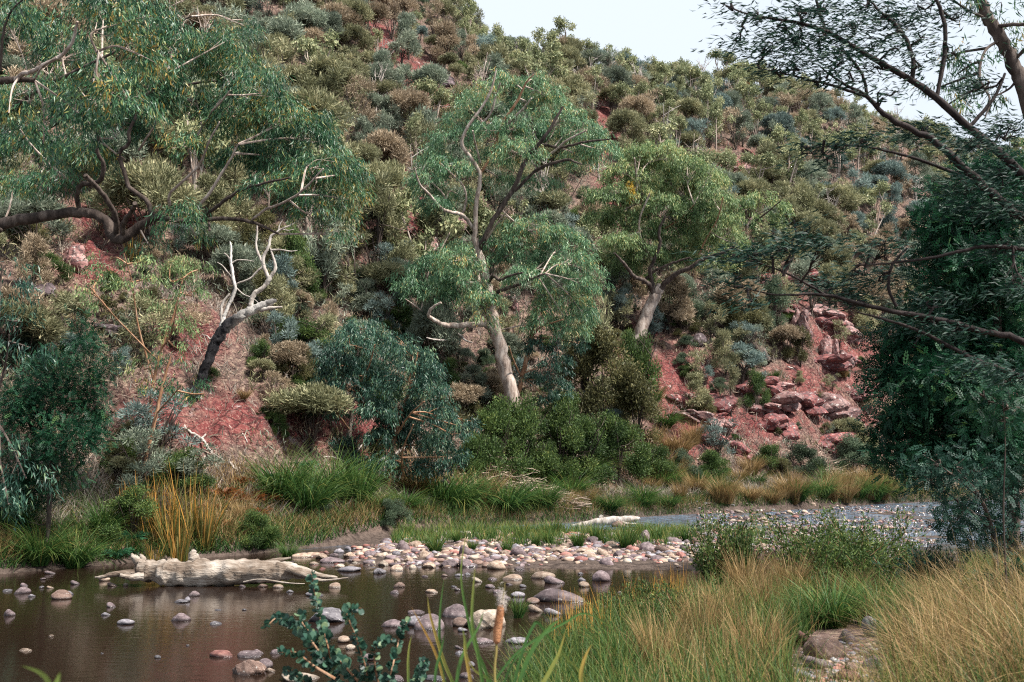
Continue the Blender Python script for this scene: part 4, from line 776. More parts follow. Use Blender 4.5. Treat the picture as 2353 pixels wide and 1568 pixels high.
# ------------------------------------------------------------ rock outcrops on the slope
def outcrop(u, v, wpx, hpx, label, mat=None, seed=0, sub=4, planes=14, name='rock_outcrop', cat='rock', sinkf=.35, soft=14):
    p = hit(u, v)
    if p is None: return
    Vv, Fc = rockshape(seed + 200, sub, planes, soft, .10); wx = wpx * p[1] / F / 2; hz = hpx * p[1] / F / 2
    Vv = Vv * [wx * 1.15, max(wx, hz) * .8, hz * 1.25]; a = .3 * math.sin(seed); 
    m = MB(); m.add(Vv * .8, Fc); rs = np.random.default_rng(seed)
    for q in range(6):
        V2, F2 = rockshape(seed * 9 + q + 700, 3, planes, soft, .12); f = rs.uniform(.3, .62); m.add(V2 * [wx * f * 1.2, max(wx, hz) * f, hz * f * 1.3] + np.array([rs.uniform(-.8, .8) * wx, rs.uniform(-.5, .1) * wx, rs.uniform(-.85, .5) * hz]), F2)
    o = m.build(name, mat or ROCK, smooth=False); o.location = (p[0], p[1] + max(wx, hz) * .25, p[2] + hz * .25); o.rotation_euler = (.15 * math.cos(seed), a, seed)
    o.rotation_euler[2] = .25 * math.sin(seed * 3)
    return tag(o, label, cat, 'rock outcrops on the slope')
OC = [(955, 585, 90, 110, 'large lichen-spotted pink rock face left of the forked gum', ROCK), (1010, 545, 90, 100, 'pale cracked rock face directly left of the forked gum trunk fork', ROCK), (1060, 520, 60, 60, 'pinkish rock shoulder behind the forked gum stems', ROCK),
      (925, 640, 50, 50, 'small dark-stained rock below the large lichen-spotted face', ROCK), (1165, 700, 40, 50, 'pale rock behind the leaning pale trunk', ROCK), (1010, 195, 60, 34, 'small rock ledge high above the forked gum', ROCK_K), (965, 175, 50, 30, 'pale rock ledge high left above the forked gum', ROCK), (1050, 215, 50, 26, 'dark shaded rock just above the forked gum crown', ROCK_K),
      (1670, 395, 60, 36, 'pink rock slab right of the yellow-tufted gum crown', ROCK), (1720, 400, 50, 36, 'greyish rock end of the pink slab', ROCK), (1690, 440, 90, 34, 'low red rock band beneath the pink slab', ROCK_R),
      (1790, 660, 100, 50, 'dark red rock wall behind drooping wattle foliage', ROCK_R), (1835, 760, 50, 80, 'upright white-streaked rock pillar above the red cliff', ROCK), (1880, 730, 90, 44, 'pale crumbling rock shelf beside the right wattles', ROCK), (1945, 770, 90, 50, 'wide pale rock shelf ending at the right wattles', ROCK),
      (1900, 830, 40, 90, 'narrow white rock rib on the red cliff', ROCK), (1945, 850, 44, 70, 'grey rock rib nearest the dark right wattle', ROCK), (1850, 925, 90, 40, 'overhanging red rock lip on the red cliff', ROCK_R), (1900, 945, 120, 70, 'rounded red boulder with white lichen below the red cliff', ROCK), (1780, 985, 110, 50, 'purple-red rock slab low on the slope', ROCK_R),
      (1960, 990, 70, 40, 'white-lichened rock near the dark right wattle', ROCK), (1690, 1040, 90, 44, 'red rock with lichen at the foot of the slope', ROCK_R), (1620, 1020, 90, 36, 'dark red rock under a fallen stick', ROCK_R), (1760, 1060, 60, 24, 'low red rock by the creekside bushes', ROCK_R), (1600, 790, 50, 40, 'grey shattered rock left of the fallen dark trunk', ROCK_K),
      (80, 680, 90, 60, 'dark overhanging rock at far left below the overhanging limb', ROCK_K), (250, 760, 80, 30, 'dark rock ledge among the left saplings', ROCK_K), (170, 600, 60, 60, 'pinkish rock face behind the left saplings', ROCK), (1240, 1080, 30, 40, 'purple rock at the foot of the pale trunk', ROCK), (1000, 1110, 60, 60, 'red earth bank block left of the driftwood pile', ROCK_R), (700, 800, 26, 22, 'small purple rock right of the dead tree', ROCK_K)]
for k, (u, v, a, b_, lb, mt) in enumerate(OC): outcrop(u, v, a, b_, lb, mt, k)
R = np.random.default_rng(66)
for k in range(34):
    u, v = (R.uniform(1700, 1985), R.uniform(640, 1040)) if k < 22 else (R.uniform(1540, 1760), R.uniform(830, 1050)) if k < 28 else (R.uniform(890, 1080), R.uniform(470, 640))
    wd = R.uniform(50, 120); o = outcrop(u, v, wd, wd * R.uniform(.25, .5), None, ROCK_R if R.random() < .65 else ROCK, 100 + k, 3, 10, soft=30)
    if o: pend(o, 'cracked red rock ledge' if o.data.materials[0] == ROCK_R else 'lichen-spotted rock ledge', 'on the upper red cliff' if v < 820 and u > 1600 else 'on the lower red cliff' if u > 1760 else 'on the red slope left of the cliff' if u > 1500 else 'left of the forked gum', u)

# ------------------------------------------------------------ bushes of the creek foot, traced
def foot(kind, col, u, v, wpx, hpx, label, tilt=0., idx=None):
    p = hit(u, v)
    if p is None: return
    o = plant(kind, col, (p[0], p[1], p[2] - .1), hpx * p[1] / F * 1.35, wpx * p[1] / F / .82, (u, v), tilt=tilt, group='bushes at the foot of the slope', label=label, idx=idx); o.name = 'tea_tree_bush' if kind == 'bush' else 'sheoak'
    return o
FT = [('bush', 'd', 1130, 1115, 150, 180, 'bright green bush in front of the leaning pale trunk base'), ('bush', 'd', 1330, 1120, 180, 150, 'dark green bush right of the pale trunk base at creek level'), ('bush', 'd', 1240, 1130, 120, 120, 'low dark bush hiding the foot of the pale trunk'),
      ('bush', 'd', 1420, 1110, 150, 150, 'broad dark bush under the yellow-tufted gum'), ('bush', 'o', 1390, 1000, 190, 250, 'tall brownish-green bush right of the slender orange stem'), ('bush', 'd', 1460, 960, 110, 200, 'tall green bush below the bent pale trunk'), ('sparse', 'o', 1340, 930, 150, 220, 'dark thin-stemmed sheoak behind the slender orange stem'),
      ('bush', 'd', 1500, 1110, 120, 90, 'dark bush at creekside below the red slope'), ('bush', 'd', 1640, 1105, 90, 70, 'small green bush beside the creek right of centre'), ('bush', 'g', 1570, 1110, 80, 70, 'small grey-green bush left of the creekside tan grass'), ('bush', 'd', 1770, 1090, 80, 70, 'small green bush under the red rocks'), ('bush', 'g', 1850, 1095, 90, 70, 'low grey-green bush beside the driftwood heap'),
      ('bush', 'g', 1960, 1100, 120, 90, 'grey-green bush right of the driftwood heap'), ('bush', 'd', 2030, 1130, 70, 60, 'green bush at the bend under dark wattle'), ('bush', 'o', 1800, 1105, 60, 50, 'yellow-green shrublet under the red rocks'), ('sparse', 'o', 1680, 960, 60, 100, 'small open shrub on the red slope'), ('bush', 'o', 1620, 970, 70, 60, 'olive shrub halfway down the red slope'), ('bush', 'd', 1740, 950, 60, 90, 'narrow green shrub on the red slope'),
      ('bush', 'g', 1655, 910, 50, 40, 'small grey shrub high on the red slope'), ('bush', 'd', 1580, 870, 60, 30, 'low dark shrub at the top left of the red slope'), ('bush', 'g', 1770, 770, 90, 120, 'rounded bush at the top of the red cliff'), ('bush', 'o', 1700, 770, 110, 120, 'olive bush above the fallen dark trunk'), ('bush', 'o', 1840, 840, 80, 80, 'olive bush clinging to the red cliff'), ('sparse', 'g', 1640, 740, 110, 110, 'dark-stemmed sheoak above the fallen dark trunk'),
      ('bush', 'g', 1570, 745, 90, 90, 'blue-green bush right of the bent pale trunk'), ('bush', 'g', 1500, 740, 50, 60, 'dark bush behind the bent pale trunk'), ('bush', 'd', 690, 820, 150, 90, 'yellow-green spreading bush right of the dead tree'), ('bush', 'o', 620, 740, 110, 120, 'olive thicket behind the dead tree trunk'), ('sparse', 'o', 820, 720, 170, 230, 'tall wispy olive sheoak right of the dead tree'),
      ('sparse', 'g', 740, 700, 130, 190, 'wispy grey-green sheoak behind the dead tree branches'), ('bush', 'd', 680, 700, 90, 180, 'narrow green tea-tree right of the dead tree branches'), ('bush', 'o', 560, 640, 130, 120, 'brownish bush behind the dead tree branches'), ('dome', 't', 870, 745, 50, 60, 'golden sheoak above the dark sapling gums'), ('bush', 'o', 60, 570, 100, 70, 'rust-tinted bush below the overhanging limb at left'), ('dome', 'o', 180, 460, 90, 110, 'olive sheoak seen under the overhanging gum crown'),
      ('bush', 'd', 640, 1010, 44, 60, 'small dark shrub on the red litter slope'), ('bush', 'g', 720, 960, 40, 40, 'small grey shrub left of the dark sapling gum'), ('bush', 'd', 300, 1240, 150, 110, 'dark leafy bush at the water left of the log'), ('bush', 'd', 1010, 900, 90, 80, 'dark shrub in the shade left of the leaning pale trunk'), ('bush', 'd', 1290, 1010, 120, 110, 'green bush between pale trunk and brownish-green bush'),
      ('bush', 'g', 905, 1215, 80, 70, 'small blue-green bush at the water among the sedges'), ('bush', 'd', 590, 1260, 90, 80, 'green leafy bush right of the golden reeds'), ('dome', 'g', 1000, 900, 120, 170, 'shaded sheoak between sapling gums and leaning pale trunk'), ('bush', 'd', 1180, 1020, 80, 90, 'yellow-green bush partly hiding the pale trunk'), ('bush', 'd', 480, 880, 70, 40, 'small leafy bush around the charred tree base'), ('bush', 'd', 1380, 1060, 100, 90, 'mid green bush between two darker creekside bushes'), ('bush', 'g', 740, 1190, 60, 40, 'low grey-green shrub among the rusty bracken')]
FT += [('bush', 'd', 1195, 1118, 150, 190, 'tall bright bush right in front of the leaning pale trunk'), ('bush', 'd', 1290, 1115, 150, 170, 'dark bush filling the gap right of the pale trunk base'), ('bush', 'o', 1460, 1040, 130, 150, 'brownish bush at the left edge of the red slope'),
       ('bush', 'd', 1080, 1110, 90, 110, 'small dark bush left of the pale trunk base')]
for f in FT: foot(*f)
US = [(0, 760, 560, 880, 32), (640, 1000, 640, 900, 55), (560, 900, 880, 1100, 14), (1000, 1480, 760, 1090, 55), (1480, 2000, 720, 1080, 60), (1380, 1720, 620, 820, 34), (850, 1130, 400, 640, 22), (250, 560, 1000, 1130, 10)]
R = np.random.default_rng(88)
for (u0, u1, v0, v1, n_) in US:
    for q in range(n_):
        u, v = R.uniform(u0, u1), R.uniform(v0, v1); p = hit(u, v)
        if p is None or R.random() < .75 * float(bare(u, v)) or (405 < u < 570 and 700 < v < 1110): continue
        kd = R.choice(['bush', 'sparse', 'plume', 'dome'], p=[.45, .30, .10, .15]); cl_ = R.choice(['d', 'g', 'o'], p=[.3, .3, .4]) if kd == 'bush' else R.choice(['o', 'g', 't', 'b'], p=[.4, .25, .2, .15]); hh = R.uniform(.6, 1.9) * (1 if kd == 'bush' else 1.5)
        plant(kd, cl_, (p[0], p[1], p[2] - .1), hh, hh * R.uniform(.9, 1.5), (u, v), group='low shrubs on the slope above the creek')

# ------------------------------------------------------------ litter and dry grass over the slope, grass on banks and bar
def scatter(n, usel, vsel, lo=14.):
    u = rnd(n, *usel); v = rnd(n, *vsel); return u, v
def tz(T, y): x = T * y; return np.stack([x, y, H(x, y)], -1)
R = np.random.default_rng(90)
m = MB(); N = 9000; T = rnd(N, -.6, .6); q = R.random(N) ** 1.6; y = FAR(T) + 2 + q * 75; T = np.repeat(T, 12); y = np.repeat(y, 12) + R.normal(size=12 * N) * .12; T = T + R.normal(size=12 * N) * .10 / y; N *= 12; P = tz(T, y); u, v = proj(P); k = (R.random(N) > bare(u, v) * .75) & (fbm(P[:, 0] * .25, P[:, 1] * .25, 3) > -.25) & (v > -50); P = P[k]; n = len(P)
blades(m, P, R.uniform(.3, .8, n), .012 + .0006 * P[:, 1], rnd(n, 0, 6.28), R.uniform(.1, .7, n), R.uniform(.2, 1.2, n), np.clip(R.normal(.5, .25, n), 0, 1), 2)
tag(m.build('dry_hill_grass', GREYG), kind='stuff')
m = MB(); N = 4800; T = rnd(N, -.6, .6); q = R.random(N) ** 1.3; y = Y0(T) + 2 + q * 85; P = tz(T, y); u, v = proj(P); k = (R.random(N) > bare(u, v) * 1.3) & (v > -60) & ~((u > 400) & (u < 570) & (v > 700) & (v < 1110)); P = P[k]; N = len(P); mi = R.integers(0, 4, N)
for c_ in range(4):
    Q = np.repeat(P[mi == c_], 44, 0); n = len(Q); hs_ = np.repeat(R.uniform(.35, 1.3, len(Q) // 44), 44); Pq = Q + np.stack([R.normal(size=n) * .45 * hs_, R.normal(size=n) * .45 * hs_, R.random(n) ** .8 * hs_ * .8], -1); leaves(m, Pq, unit(R.normal(size=(n, 3)) * .6 + [0, 0, .9]), R.uniform(.15, .4, n), .022 + .0003 * Q[:, 1], np.clip(R.normal(.42, .2, n), 0, 1), c_)
tag(m.build('low_hill_brush', [OAK_G, OAK_O, BUSH_O, OAK_T]), kind='stuff')
m = MB(); N = 16000; T = rnd(N, -.58, .5); q = R.random(N) ** 1.5; y = FAR(T) + 2.5 + q * 30; P = tz(T, y); n = N; A = unit(np.stack([R.normal(size=n), R.normal(size=n) * .6 + .1, R.normal(size=n) * .35 + .25], -1))
leaves(m, P + [0, 0, .06], A, R.uniform(.12, .7, n) ** 1.0, .02 + .0005 * y, rnd(n)); tag(m.build('stick_litter', STK), kind='stuff')

TUS = {}
def tussock_mesh(kind, i):
    key = (kind, i)
    if key in TUS: return TUS[key]
    global R
    keep = R; R = np.random.default_rng(hash(kind) % 1 + 400 + i * 7 + len(kind)); m = MB(); n = {'sedge': 420, 'straw': 360, 'gold': 170, 'small': 160}[kind]; n = 75 if kind == 'gold' else n
    a = rnd(n, 0, 6.28); rr = .16 * np.sqrt(R.random(n)); P = np.stack([rr * np.cos(a), rr * np.sin(a), 0 * a - .02], -1); az = a + R.normal(size=n) * .5
    if kind == 'gold': blades(m, P, R.uniform(.4, 1., n), .022, az, R.uniform(.02, .28, n), R.uniform(0, .6, n), np.clip(R.normal(.4, .28, n), 0, 1), 5)
    elif kind == 'straw': blades(m, P, R.uniform(.55, 1.05, n), .016, az, R.uniform(.05, .45, n), R.uniform(.3, 1.2, n), np.clip(R.normal(.45, .2, n), 0, 1), 4)
    elif kind == 'small': blades(m, P, R.uniform(.5, 1., n), .03, az, R.uniform(.05, .5, n), R.uniform(.1, .8, n), np.clip(R.normal(.35, .18, n), 0, 1), 3)
    else: blades(m, P, R.uniform(.7, 1.35, n), .018, az, R.uniform(.1, .6, n), R.uniform(.8, 2.1, n), np.clip(R.normal(.3, .16, n), 0, 1), 5)
    R = keep
    o = m.build('blades', {'sedge': SEDGE, 'straw': STRAW, 'gold': GOLD, 'small': SEDGE}[kind]); me = o.data; bpy.data.objects.remove(o); TUS[key] = me; return me
def tussock(kind, p, sx, sz, label=None, lookplace=None, group='grass tussocks along the creek'):
    o = bpy.data.objects.new('grass_tussock' if kind != 'gold' else 'reed_clump', tussock_mesh(kind, int(R.integers(3)))); C.objects.link(o); o.location = p; o.scale = (sx, sx, sz); o.rotation_euler = (R.normal() * .05, R.normal() * .05 - .08, R.uniform(0, 6.28))
    tag(o, label, 'grass tussock' if kind != 'gold' else 'reeds', group)
    if lookplace: pend(o, *lookplace)
    return o
def creek_place(u, v):
    if v > 1330: return 'on the near bank'
    if u < 230: return 'on the far bank left of the log'
    if u < 480: return 'on the far bank behind the log end'
    if u < 760: return 'on the far bank right of the golden reeds'
    if u < 960: return 'on the far bank behind the bluish creek bush'
    if u < 1150: return 'on the far bank below the driftwood pile'
    if u < 1330: return 'on the far bank right below the driftwood pile'
    if u < 1600: return 'on the far bank behind the small log'
    if u < 1820: return 'on the far bank below the red slope'
    return 'on the far bank below the red cliff'
TL = [(20, 1300, 110, 70), (90, 1310, 100, 70), (170, 1305, 90, 60), (230, 1290, 80, 60), (640, 1245, 120, 85), (700, 1245, 130, 90), (760, 1235, 110, 80), (560, 1265, 50, 50), (600, 1270, 60, 46), (660, 1278, 40, 26), (820, 1235, 90, 90), (870, 1200, 100, 80), (960, 1215, 120, 90), (1010, 1215, 110, 80), (1060, 1210, 110, 85), (1110, 1205, 110, 80), (1160, 1205, 110, 80), (1200, 1200, 90, 60),
      (1250, 1200, 80, 70), (1310, 1190, 90, 60), (1350, 1180, 100, 60), (1400, 1175, 90, 50), (1350, 1160, 80, 50), (1240, 1160, 80, 50), (1300, 1165, 80, 40), (1000, 1165, 110, 60), (930, 1170, 100, 60), (860, 1170, 90, 50), (780, 1180, 90, 60), (1500, 1130, 60, 44), (1040, 1115, 40, 40), (560, 920, 50, 30), (440, 640, 40, 26), (330, 905, 30, 20), (620, 740, 46, 30),
      (1820, 740, 36, 24), (1870, 925, 44, 26), (1780, 880, 36, 26), (1940, 870, 40, 24), (1480, 1165, 60, 36), (1540, 1165, 60, 36)]
for (u, v, a, b_) in TL:
    p = hit(u, v) if v < 1180 else whit(u, v)
    p = p + 0; p[2] = max(float(H(p[0], p[1])), -.05); kd = 'sedge' if R.random() < (.75 if v > 1150 else .45) else 'straw'; Y = p[1]; a, b_ = (a, b_ * (.7 if 1030 < u < 1340 else 1)) if v > 1188 else (a * .75, b_ * .55)
    look = 'arching dark green sedge' if kd == 'sedge' else 'drooping straw-tipped tussock'
    tussock(kd, p, 1.25 * a * Y / F / 1.1, 1.2 * b_ * Y / F / .62, None, (look, creek_place(u, v) if v > 1100 else hill_place(u, v), u))
for k in range(60):                                      # tan grass bank at right
    u = R.uniform(1440, 2050); v = np.interp(u, [1440, 1800, 2050], [1180, 1168, 1150]) - R.uniform(0, 26); p = whit(u, v + 0) if v > 1158 else hit(u, v)
    if p is None: continue
    p[2] = float(H(p[0], p[1])); Y = p[1]; kd = 'straw' if R.random() < .8 else 'sedge'
    tussock(kd, p, R.uniform(50, 90) * Y / F / 1.1, R.uniform(26, 50) * Y / F / .62, None, ('pale tan tussock' if kd == 'straw' else 'green-tan tussock', creek_place(u, v), u))
for k, (u, v, h_, w_) in enumerate([(285, 1285, 120, 50), (330, 1285, 130, 60), (380, 1285, 150, 70), (430, 1280, 160, 70), (470, 1280, 140, 60), (355, 1300, 60, 40), (410, 1290, 130, 60), (280, 1200, 90, 40)]):
    p = whit(u, v); p[2] = max(-.1, float(H(p[0], p[1]))); tussock('gold', p, w_ * p[1] / F / .5, h_ * p[1] / F / .8, None, ('tall golden bulrush clump', 'behind the big log', u), 'golden reeds behind the log')
# tan and green grass mass of the far bank
m = MB(); N = 34000; T = rnd(N, -.56, .5); y = FAR(T) + R.random(N) ** 1.3 * (Y0(T) - FAR(T) + 1.5) + .3; P = tz(T, y); n = N; f = fbm(P[:, 0] * .35, P[:, 1] * .35, 3); uq = proj(P)[0]; f = f - .5 * ((uq > 1030) & (uq < 1290))
blades(m, P, R.uniform(.2, .6, n) * (1 + f), .018, rnd(n, 0, 6.28), R.uniform(.05, .5, n), R.uniform(.2, 1.3, n), np.clip(R.normal(.45, .2, n), 0, 1), 3); tag(m.build('far_bank_straw', STRAW), kind='stuff')
m = MB(); N = 22000; T = rnd(N, -.56, .5); y = FAR(T) + R.random(N) ** 1.5 * 4 + .1; P = tz(T, y); n = N
blades(m, P, R.uniform(.3, .75, n), .02, rnd(n, 0, 6.28), R.uniform(.05, .5, n), R.uniform(.4, 1.8, n), np.clip(R.normal(.25, .2, n), 0, 1), 3); tag(m.build('far_bank_sedge', SEDGE), kind='stuff')
# green grass on the gravel bar
m = MB(); N = 14000; u = rnd(N, 900, 1760); v = rnd(N, 1221, 1262); P = np.array([whit(a, b_) for a, b_ in zip(u, v)]); k = (fbm(P[:, 0] * .9, P[:, 1] * .5, 3) > np.interp(v, [1221, 1262], [-.2, .30])); P = P[k]; P[:, 2] = H(P[:, 0], P[:, 1]); n = len(P)
blades(m, P, R.uniform(.2, .5, n), .016, rnd(n, 0, 6.28), R.uniform(.05, .4, n), R.uniform(.1, .8, n), np.clip(R.normal(.4, .2, n), 0, 1), 3); tag(m.build('bar_grass', SEDGE), kind='stuff')
for (u, v, a, b_) in [(1000, 1283, 60, 44), (1165, 1280, 34, 40), (1085, 1270, 34, 24), (1050, 1255, 30, 30), (1230, 1262, 30, 30), (1440, 1268, 70, 50), (1330, 1262, 50, 40), (1260, 1258, 40, 36), (1200, 1246, 50, 36), (1130, 1250, 34, 34), (940, 1240, 36, 34), (1510, 1250, 50, 36), (1580, 1252, 60, 40), (1270, 1245, 60, 40), (1370, 1245, 60, 40), (1480, 1240, 60, 36), (1190, 1420, 50, 50), (1390, 1255, 30, 30)]:
    p = whit(u, v); p[2] = max(-.02, float(H(p[0], p[1]))); tussock('small', p, a * p[1] / F / .9, b_ * p[1] / F / .75, None, ('bright green tuft', 'among the stones of the gravel bar' if v < 1400 else 'beside the cream boulder', u), 'green tufts on the gravel bar')

# ------------------------------------------------------------ river stones
SMESH = {}
def stone_mesh(shape, i, colr, sub=3):
    key = (shape, i, colr, sub)
    if key not in SMESH:
        Vv, Fc = rockshape(i * 7 + {'round': 1, 'slab': 2, 'angular': 3}[shape], sub, {'round': 9, 'slab': 8, 'angular': 11}[shape], {'round': 5, 'slab': 7, 'angular': 22}[shape], {'round': .06, 'slab': .07, 'angular': .08}[shape])
        Vv = Vv / np.abs(Vv).max(0); m = MB(); m.add(Vv, Fc); o = m.build('stone', ST[colr], smooth=shape != 'angular'); SMESH[key] = o.data; bpy.data.objects.remove(o)
    return SMESH[key]
def stone(p, w_, h_, colr, shape='round', depth=None, label=None, look=None, sub=3, group='stones in the creek', bury=.42):
    hz = h_ / (2 * (1 - bury)) ; o = bpy.data.objects.new('river_stone', stone_mesh(shape, int(R.integers(7)), colr, sub)); C.objects.link(o)
    d = depth or w_ * R.uniform(.65, .95); o.scale = (w_ / 2, d / 2, hz); o.location = (p[0], p[1] + d * .4, p[2] + hz * (1 - 2 * bury)); o.rotation_euler = (R.normal() * .06, R.normal() * .08, R.normal() * .35)
    tag(o, label, 'stone', group)
    if look: pend(o, *look)
    return o
R = np.random.default_rng(120)
SIZEW = lambda w_: 'large' if w_ > 55 else 'medium' if w_ > 32 else 'small'
POOL = [(46, 1365, 40, 17, 'mauve'), (130, 1378, 58, 22, 'brown'), (18, 1416, 31, 17, 'mauve'), (110, 1320, 26, 9, 'mauve'), (168, 1344, 24, 11, 'mauve'), (234, 1336, 29, 13, 'tan'), (254, 1348, 29, 10, 'brown'), (286, 1347, 14, 7, 'tan'), (112, 1353, 19, 7, 'tan'), (14, 1360, 22, 6, 'grey'), (52, 1348, 22, 8, 'mauve'), (95, 1333, 16, 5, 'mauve'), (70, 1372, 18, 6, 'grey'), (155, 1368, 22, 10, 'grey'), (92, 1352, 14, 5, 'grey'),
        (251, 1396, 32, 12, 'mauve'), (240, 1415, 23, 7, 'grey'), (284, 1436, 41, 12, 'grey'), (443, 1371, 29, 13, 'mauve'), (412, 1386, 34, 8, 'grey'), (428, 1383, 18, 12, 'grey'), (412, 1428, 45, 20, 'mauve'), (493, 1436, 28, 7, 'grey'), (115, 1464, 16, 5, 'tan'), (53, 1498, 33, 8, 'tan'), (359, 1513, 18, 7, 'grey'), (502, 1512, 66, 20, 'red'), (570, 1512, 58, 14, 'mauve'), (592, 1504, 26, 11, 'mauve'), (563, 1553, 80, 37, 'brown'), (603, 1536, 40, 22, 'mauve'), (619, 1545, 25, 10, 'tan'), (681, 1566, 92, 24, 'cream'), (630, 1504, 30, 10, 'mauve'),
        (742, 1432, 92, 34, 'grey'), (635, 1352, 30, 11, 'tan'), (765, 1352, 35, 13, 'tan'), (720, 1371, 46, 8, 'grey'), (390, 1292, 30, 14, 'tan'), (600, 1350, 26, 8, 'brown'), (555, 1350, 18, 8, 'mauve'), (665, 1362, 18, 6, 'grey'), (500, 1403, 16, 4, 'grey'), (785, 1478, 34, 16, 'tan'), (802, 1494, 26, 12, 'cream'), (840, 1520, 44, 16, 'mauve'), (560, 1403, 12, 4, 'grey'), (430, 1485, 9, 4, 'grey'), (233, 1503, 8, 3, 'grey'),
        (990, 1363, 35, 11, 'tan'), (904, 1365, 26, 8, 'mauve'), (1095, 1338, 32, 13, 'cream'), (1131, 1333, 25, 7, 'mauve'), (1139, 1309, 48, 21, 'tan'), (1181, 1333, 56, 15, 'tan'), (1245, 1331, 60, 24, 'tan'), (1270, 1342, 56, 18, 'mauve'), (1285, 1386, 125, 42, 'mauve'), (1155, 1378, 38, 12, 'mauve'), (1126, 1352, 27, 9, 'mauve'), (1040, 1420, 70, 32, 'mauve'), (897, 1443, 56, 21, 'mauve'), (977, 1449, 82, 36, 'mauve'), (950, 1440, 50, 24, 'grey'),
        (1120, 1446, 106, 45, 'cream'), (1054, 1441, 46, 22, 'brown'), (955, 1411, 40, 8, 'mauve'), (1380, 1337, 44, 26, 'mauve'), (1395, 1304, 46, 24, 'mauve'), (1105, 1480, 62, 15, 'mauve'), (1080, 1533, 27, 12, 'grey'), (1054, 1492, 22, 8, 'mauve'), (1059, 1505, 30, 8, 'grey'), (1062, 1452, 30, 9, 'grey'), (1222, 1388, 36, 14, 'brown'), (1230, 1408, 40, 18, 'tan'), (1270, 1415, 44, 18, 'grey'), (1200, 1350, 20, 7, 'grey'), (1042, 1350, 16, 5, 'grey'), (1055, 1325, 22, 6, 'grey'), (1340, 1350, 30, 14, 'tan'), (1170, 1345, 18, 6, 'mauve'), (1070, 1560, 40, 16, 'mauve'), (905, 1566, 60, 14, 'mauve'), (1000, 1564, 50, 12, 'grey'), (1190, 1480, 60, 14, 'grey')]
def pool_place(u, v):
    if u < 330 and v < 1400: return 'in the pool left of the big log'
    if v < 1362 and u < 800: return 'around the big log'
    if u < 470: return 'in the dark pool at lower left'
    if u < 700: return 'in the pool left of the blue-leaved sapling'
    if u < 870: return 'in the pool behind the blue-leaved sapling'
    if v > 1465: return 'in the pool between the bulrush leaves'
    if u > 1200: return 'at the pool edge by the orange reeds'
    if v < 1372: return 'in the open pool below the gravel bar'
    return 'in the cluster of boulders behind the bulrush head'
for (u, v, a, h_, c_) in POOL:
    p = whit(u, v); k = p[1] / F; shp = 'angular' if (u, v) in ((563, 1553), (1120, 1446), (742, 1432)) else 'slab' if h_ < a * .3 else 'round'
    stone(p, a * k, h_ * k * .88, c_, shp, look=(f'{SIZEW(a)} {"flat " if h_ < a * .3 else "rounded "if shp == "round" else "angular "}{c_} stone', pool_place(u, v), u), sub=4 if a > 50 else 3)
BARS = [(924, 1277, 36, 24, 'mauve'), (1069, 1289, 40, 22, 'mauve'), (1067, 1304, 36, 18, 'mauve'), (1190, 1288, 42, 20, 'mauve'), (974, 1293, 31, 18, 'tan'), (1029, 1304, 48, 17, 'mauve'), (908, 1312, 35, 13, 'tan'), (937, 1297, 25, 14, 'tan'), (1340, 1279, 52, 13, 'tan'), (1333, 1293, 40, 10, 'mauve'), (1278, 1279, 48, 14, 'tan'), (1128, 1284, 38, 13, 'cream'), (1062, 1264, 42, 14, 'tan'), (1016, 1251, 28, 10, 'cream'), (1146, 1246, 26, 10, 'tan'), (1483, 1255, 32, 28, 'mauve'), (1549, 1257, 40, 22, 'mauve'),
        (1408, 1266, 32, 13, 'tan'), (1467, 1288, 36, 12, 'mauve'), (800, 1314, 60, 17, 'grey'), (1424, 1212, 36, 14, 'brown'), (760, 1294, 60, 12, 'mauve'), (735, 1285, 30, 12, 'tan'), (800, 1282, 34, 13, 'tan'), (720, 1278, 40, 8, 'tan'), (815, 1262, 30, 8, 'red'), (850, 1286, 32, 13, 'mauve'), (690, 1282, 46, 10, 'tan'), (780, 1305, 24, 8, 'cream'), (1755, 1200, 28, 10, 'tan'), (1755, 1263, 34, 12, 'tan'), (1700, 1180, 24, 8, 'cream'), (1760, 1168, 22, 8, 'cream'), (2020, 1215, 24, 8, 'tan'), (1090, 1248, 24, 8, 'mauve'), (1850, 1180, 20, 8, 'cream'), (1870, 1168, 18, 7, 'tan')]
def bar_place(u, v):
    if u > 1600: return 'in the shallow riffle at right' if v > 1190 else 'in the distant riffle'
    if u < 860: return 'in the shallows just right of the big log'
    return ('at the left end' if u < 1020 else 'in the middle' if u < 1240 else 'towards the right' if u < 1430 else 'at the right end') + ' of the gravel bar' + (', water side' if v > 1275 else ', grass side' if v < 1250 else '')
for (u, v, a, h_, c_) in BARS:
    p = whit(u, v); k = p[1] / F; p[2] = max(0, float(H(p[0], p[1]))) if v < 1300 else 0
    stone(p, a * k, h_ * k, c_, R.choice(['round', 'slab', 'angular']), look=(f'{SIZEW(a * 1.3)} {c_} stone', bar_place(u, v), u))
cols = ['mauve', 'tan', 'red', 'grey', 'brown', 'cream']; n = 0; tries = 0; used = [(u, v, a) for (u, v, a, h_, c_) in BARS + POOL]
pool_extra = [(R.uniform(690, 1640), R.uniform(1236, 1312)) for _ in range(900)] + [(R.uniform(1640, 1880), R.uniform(1168, 1275)) for _ in range(250)]
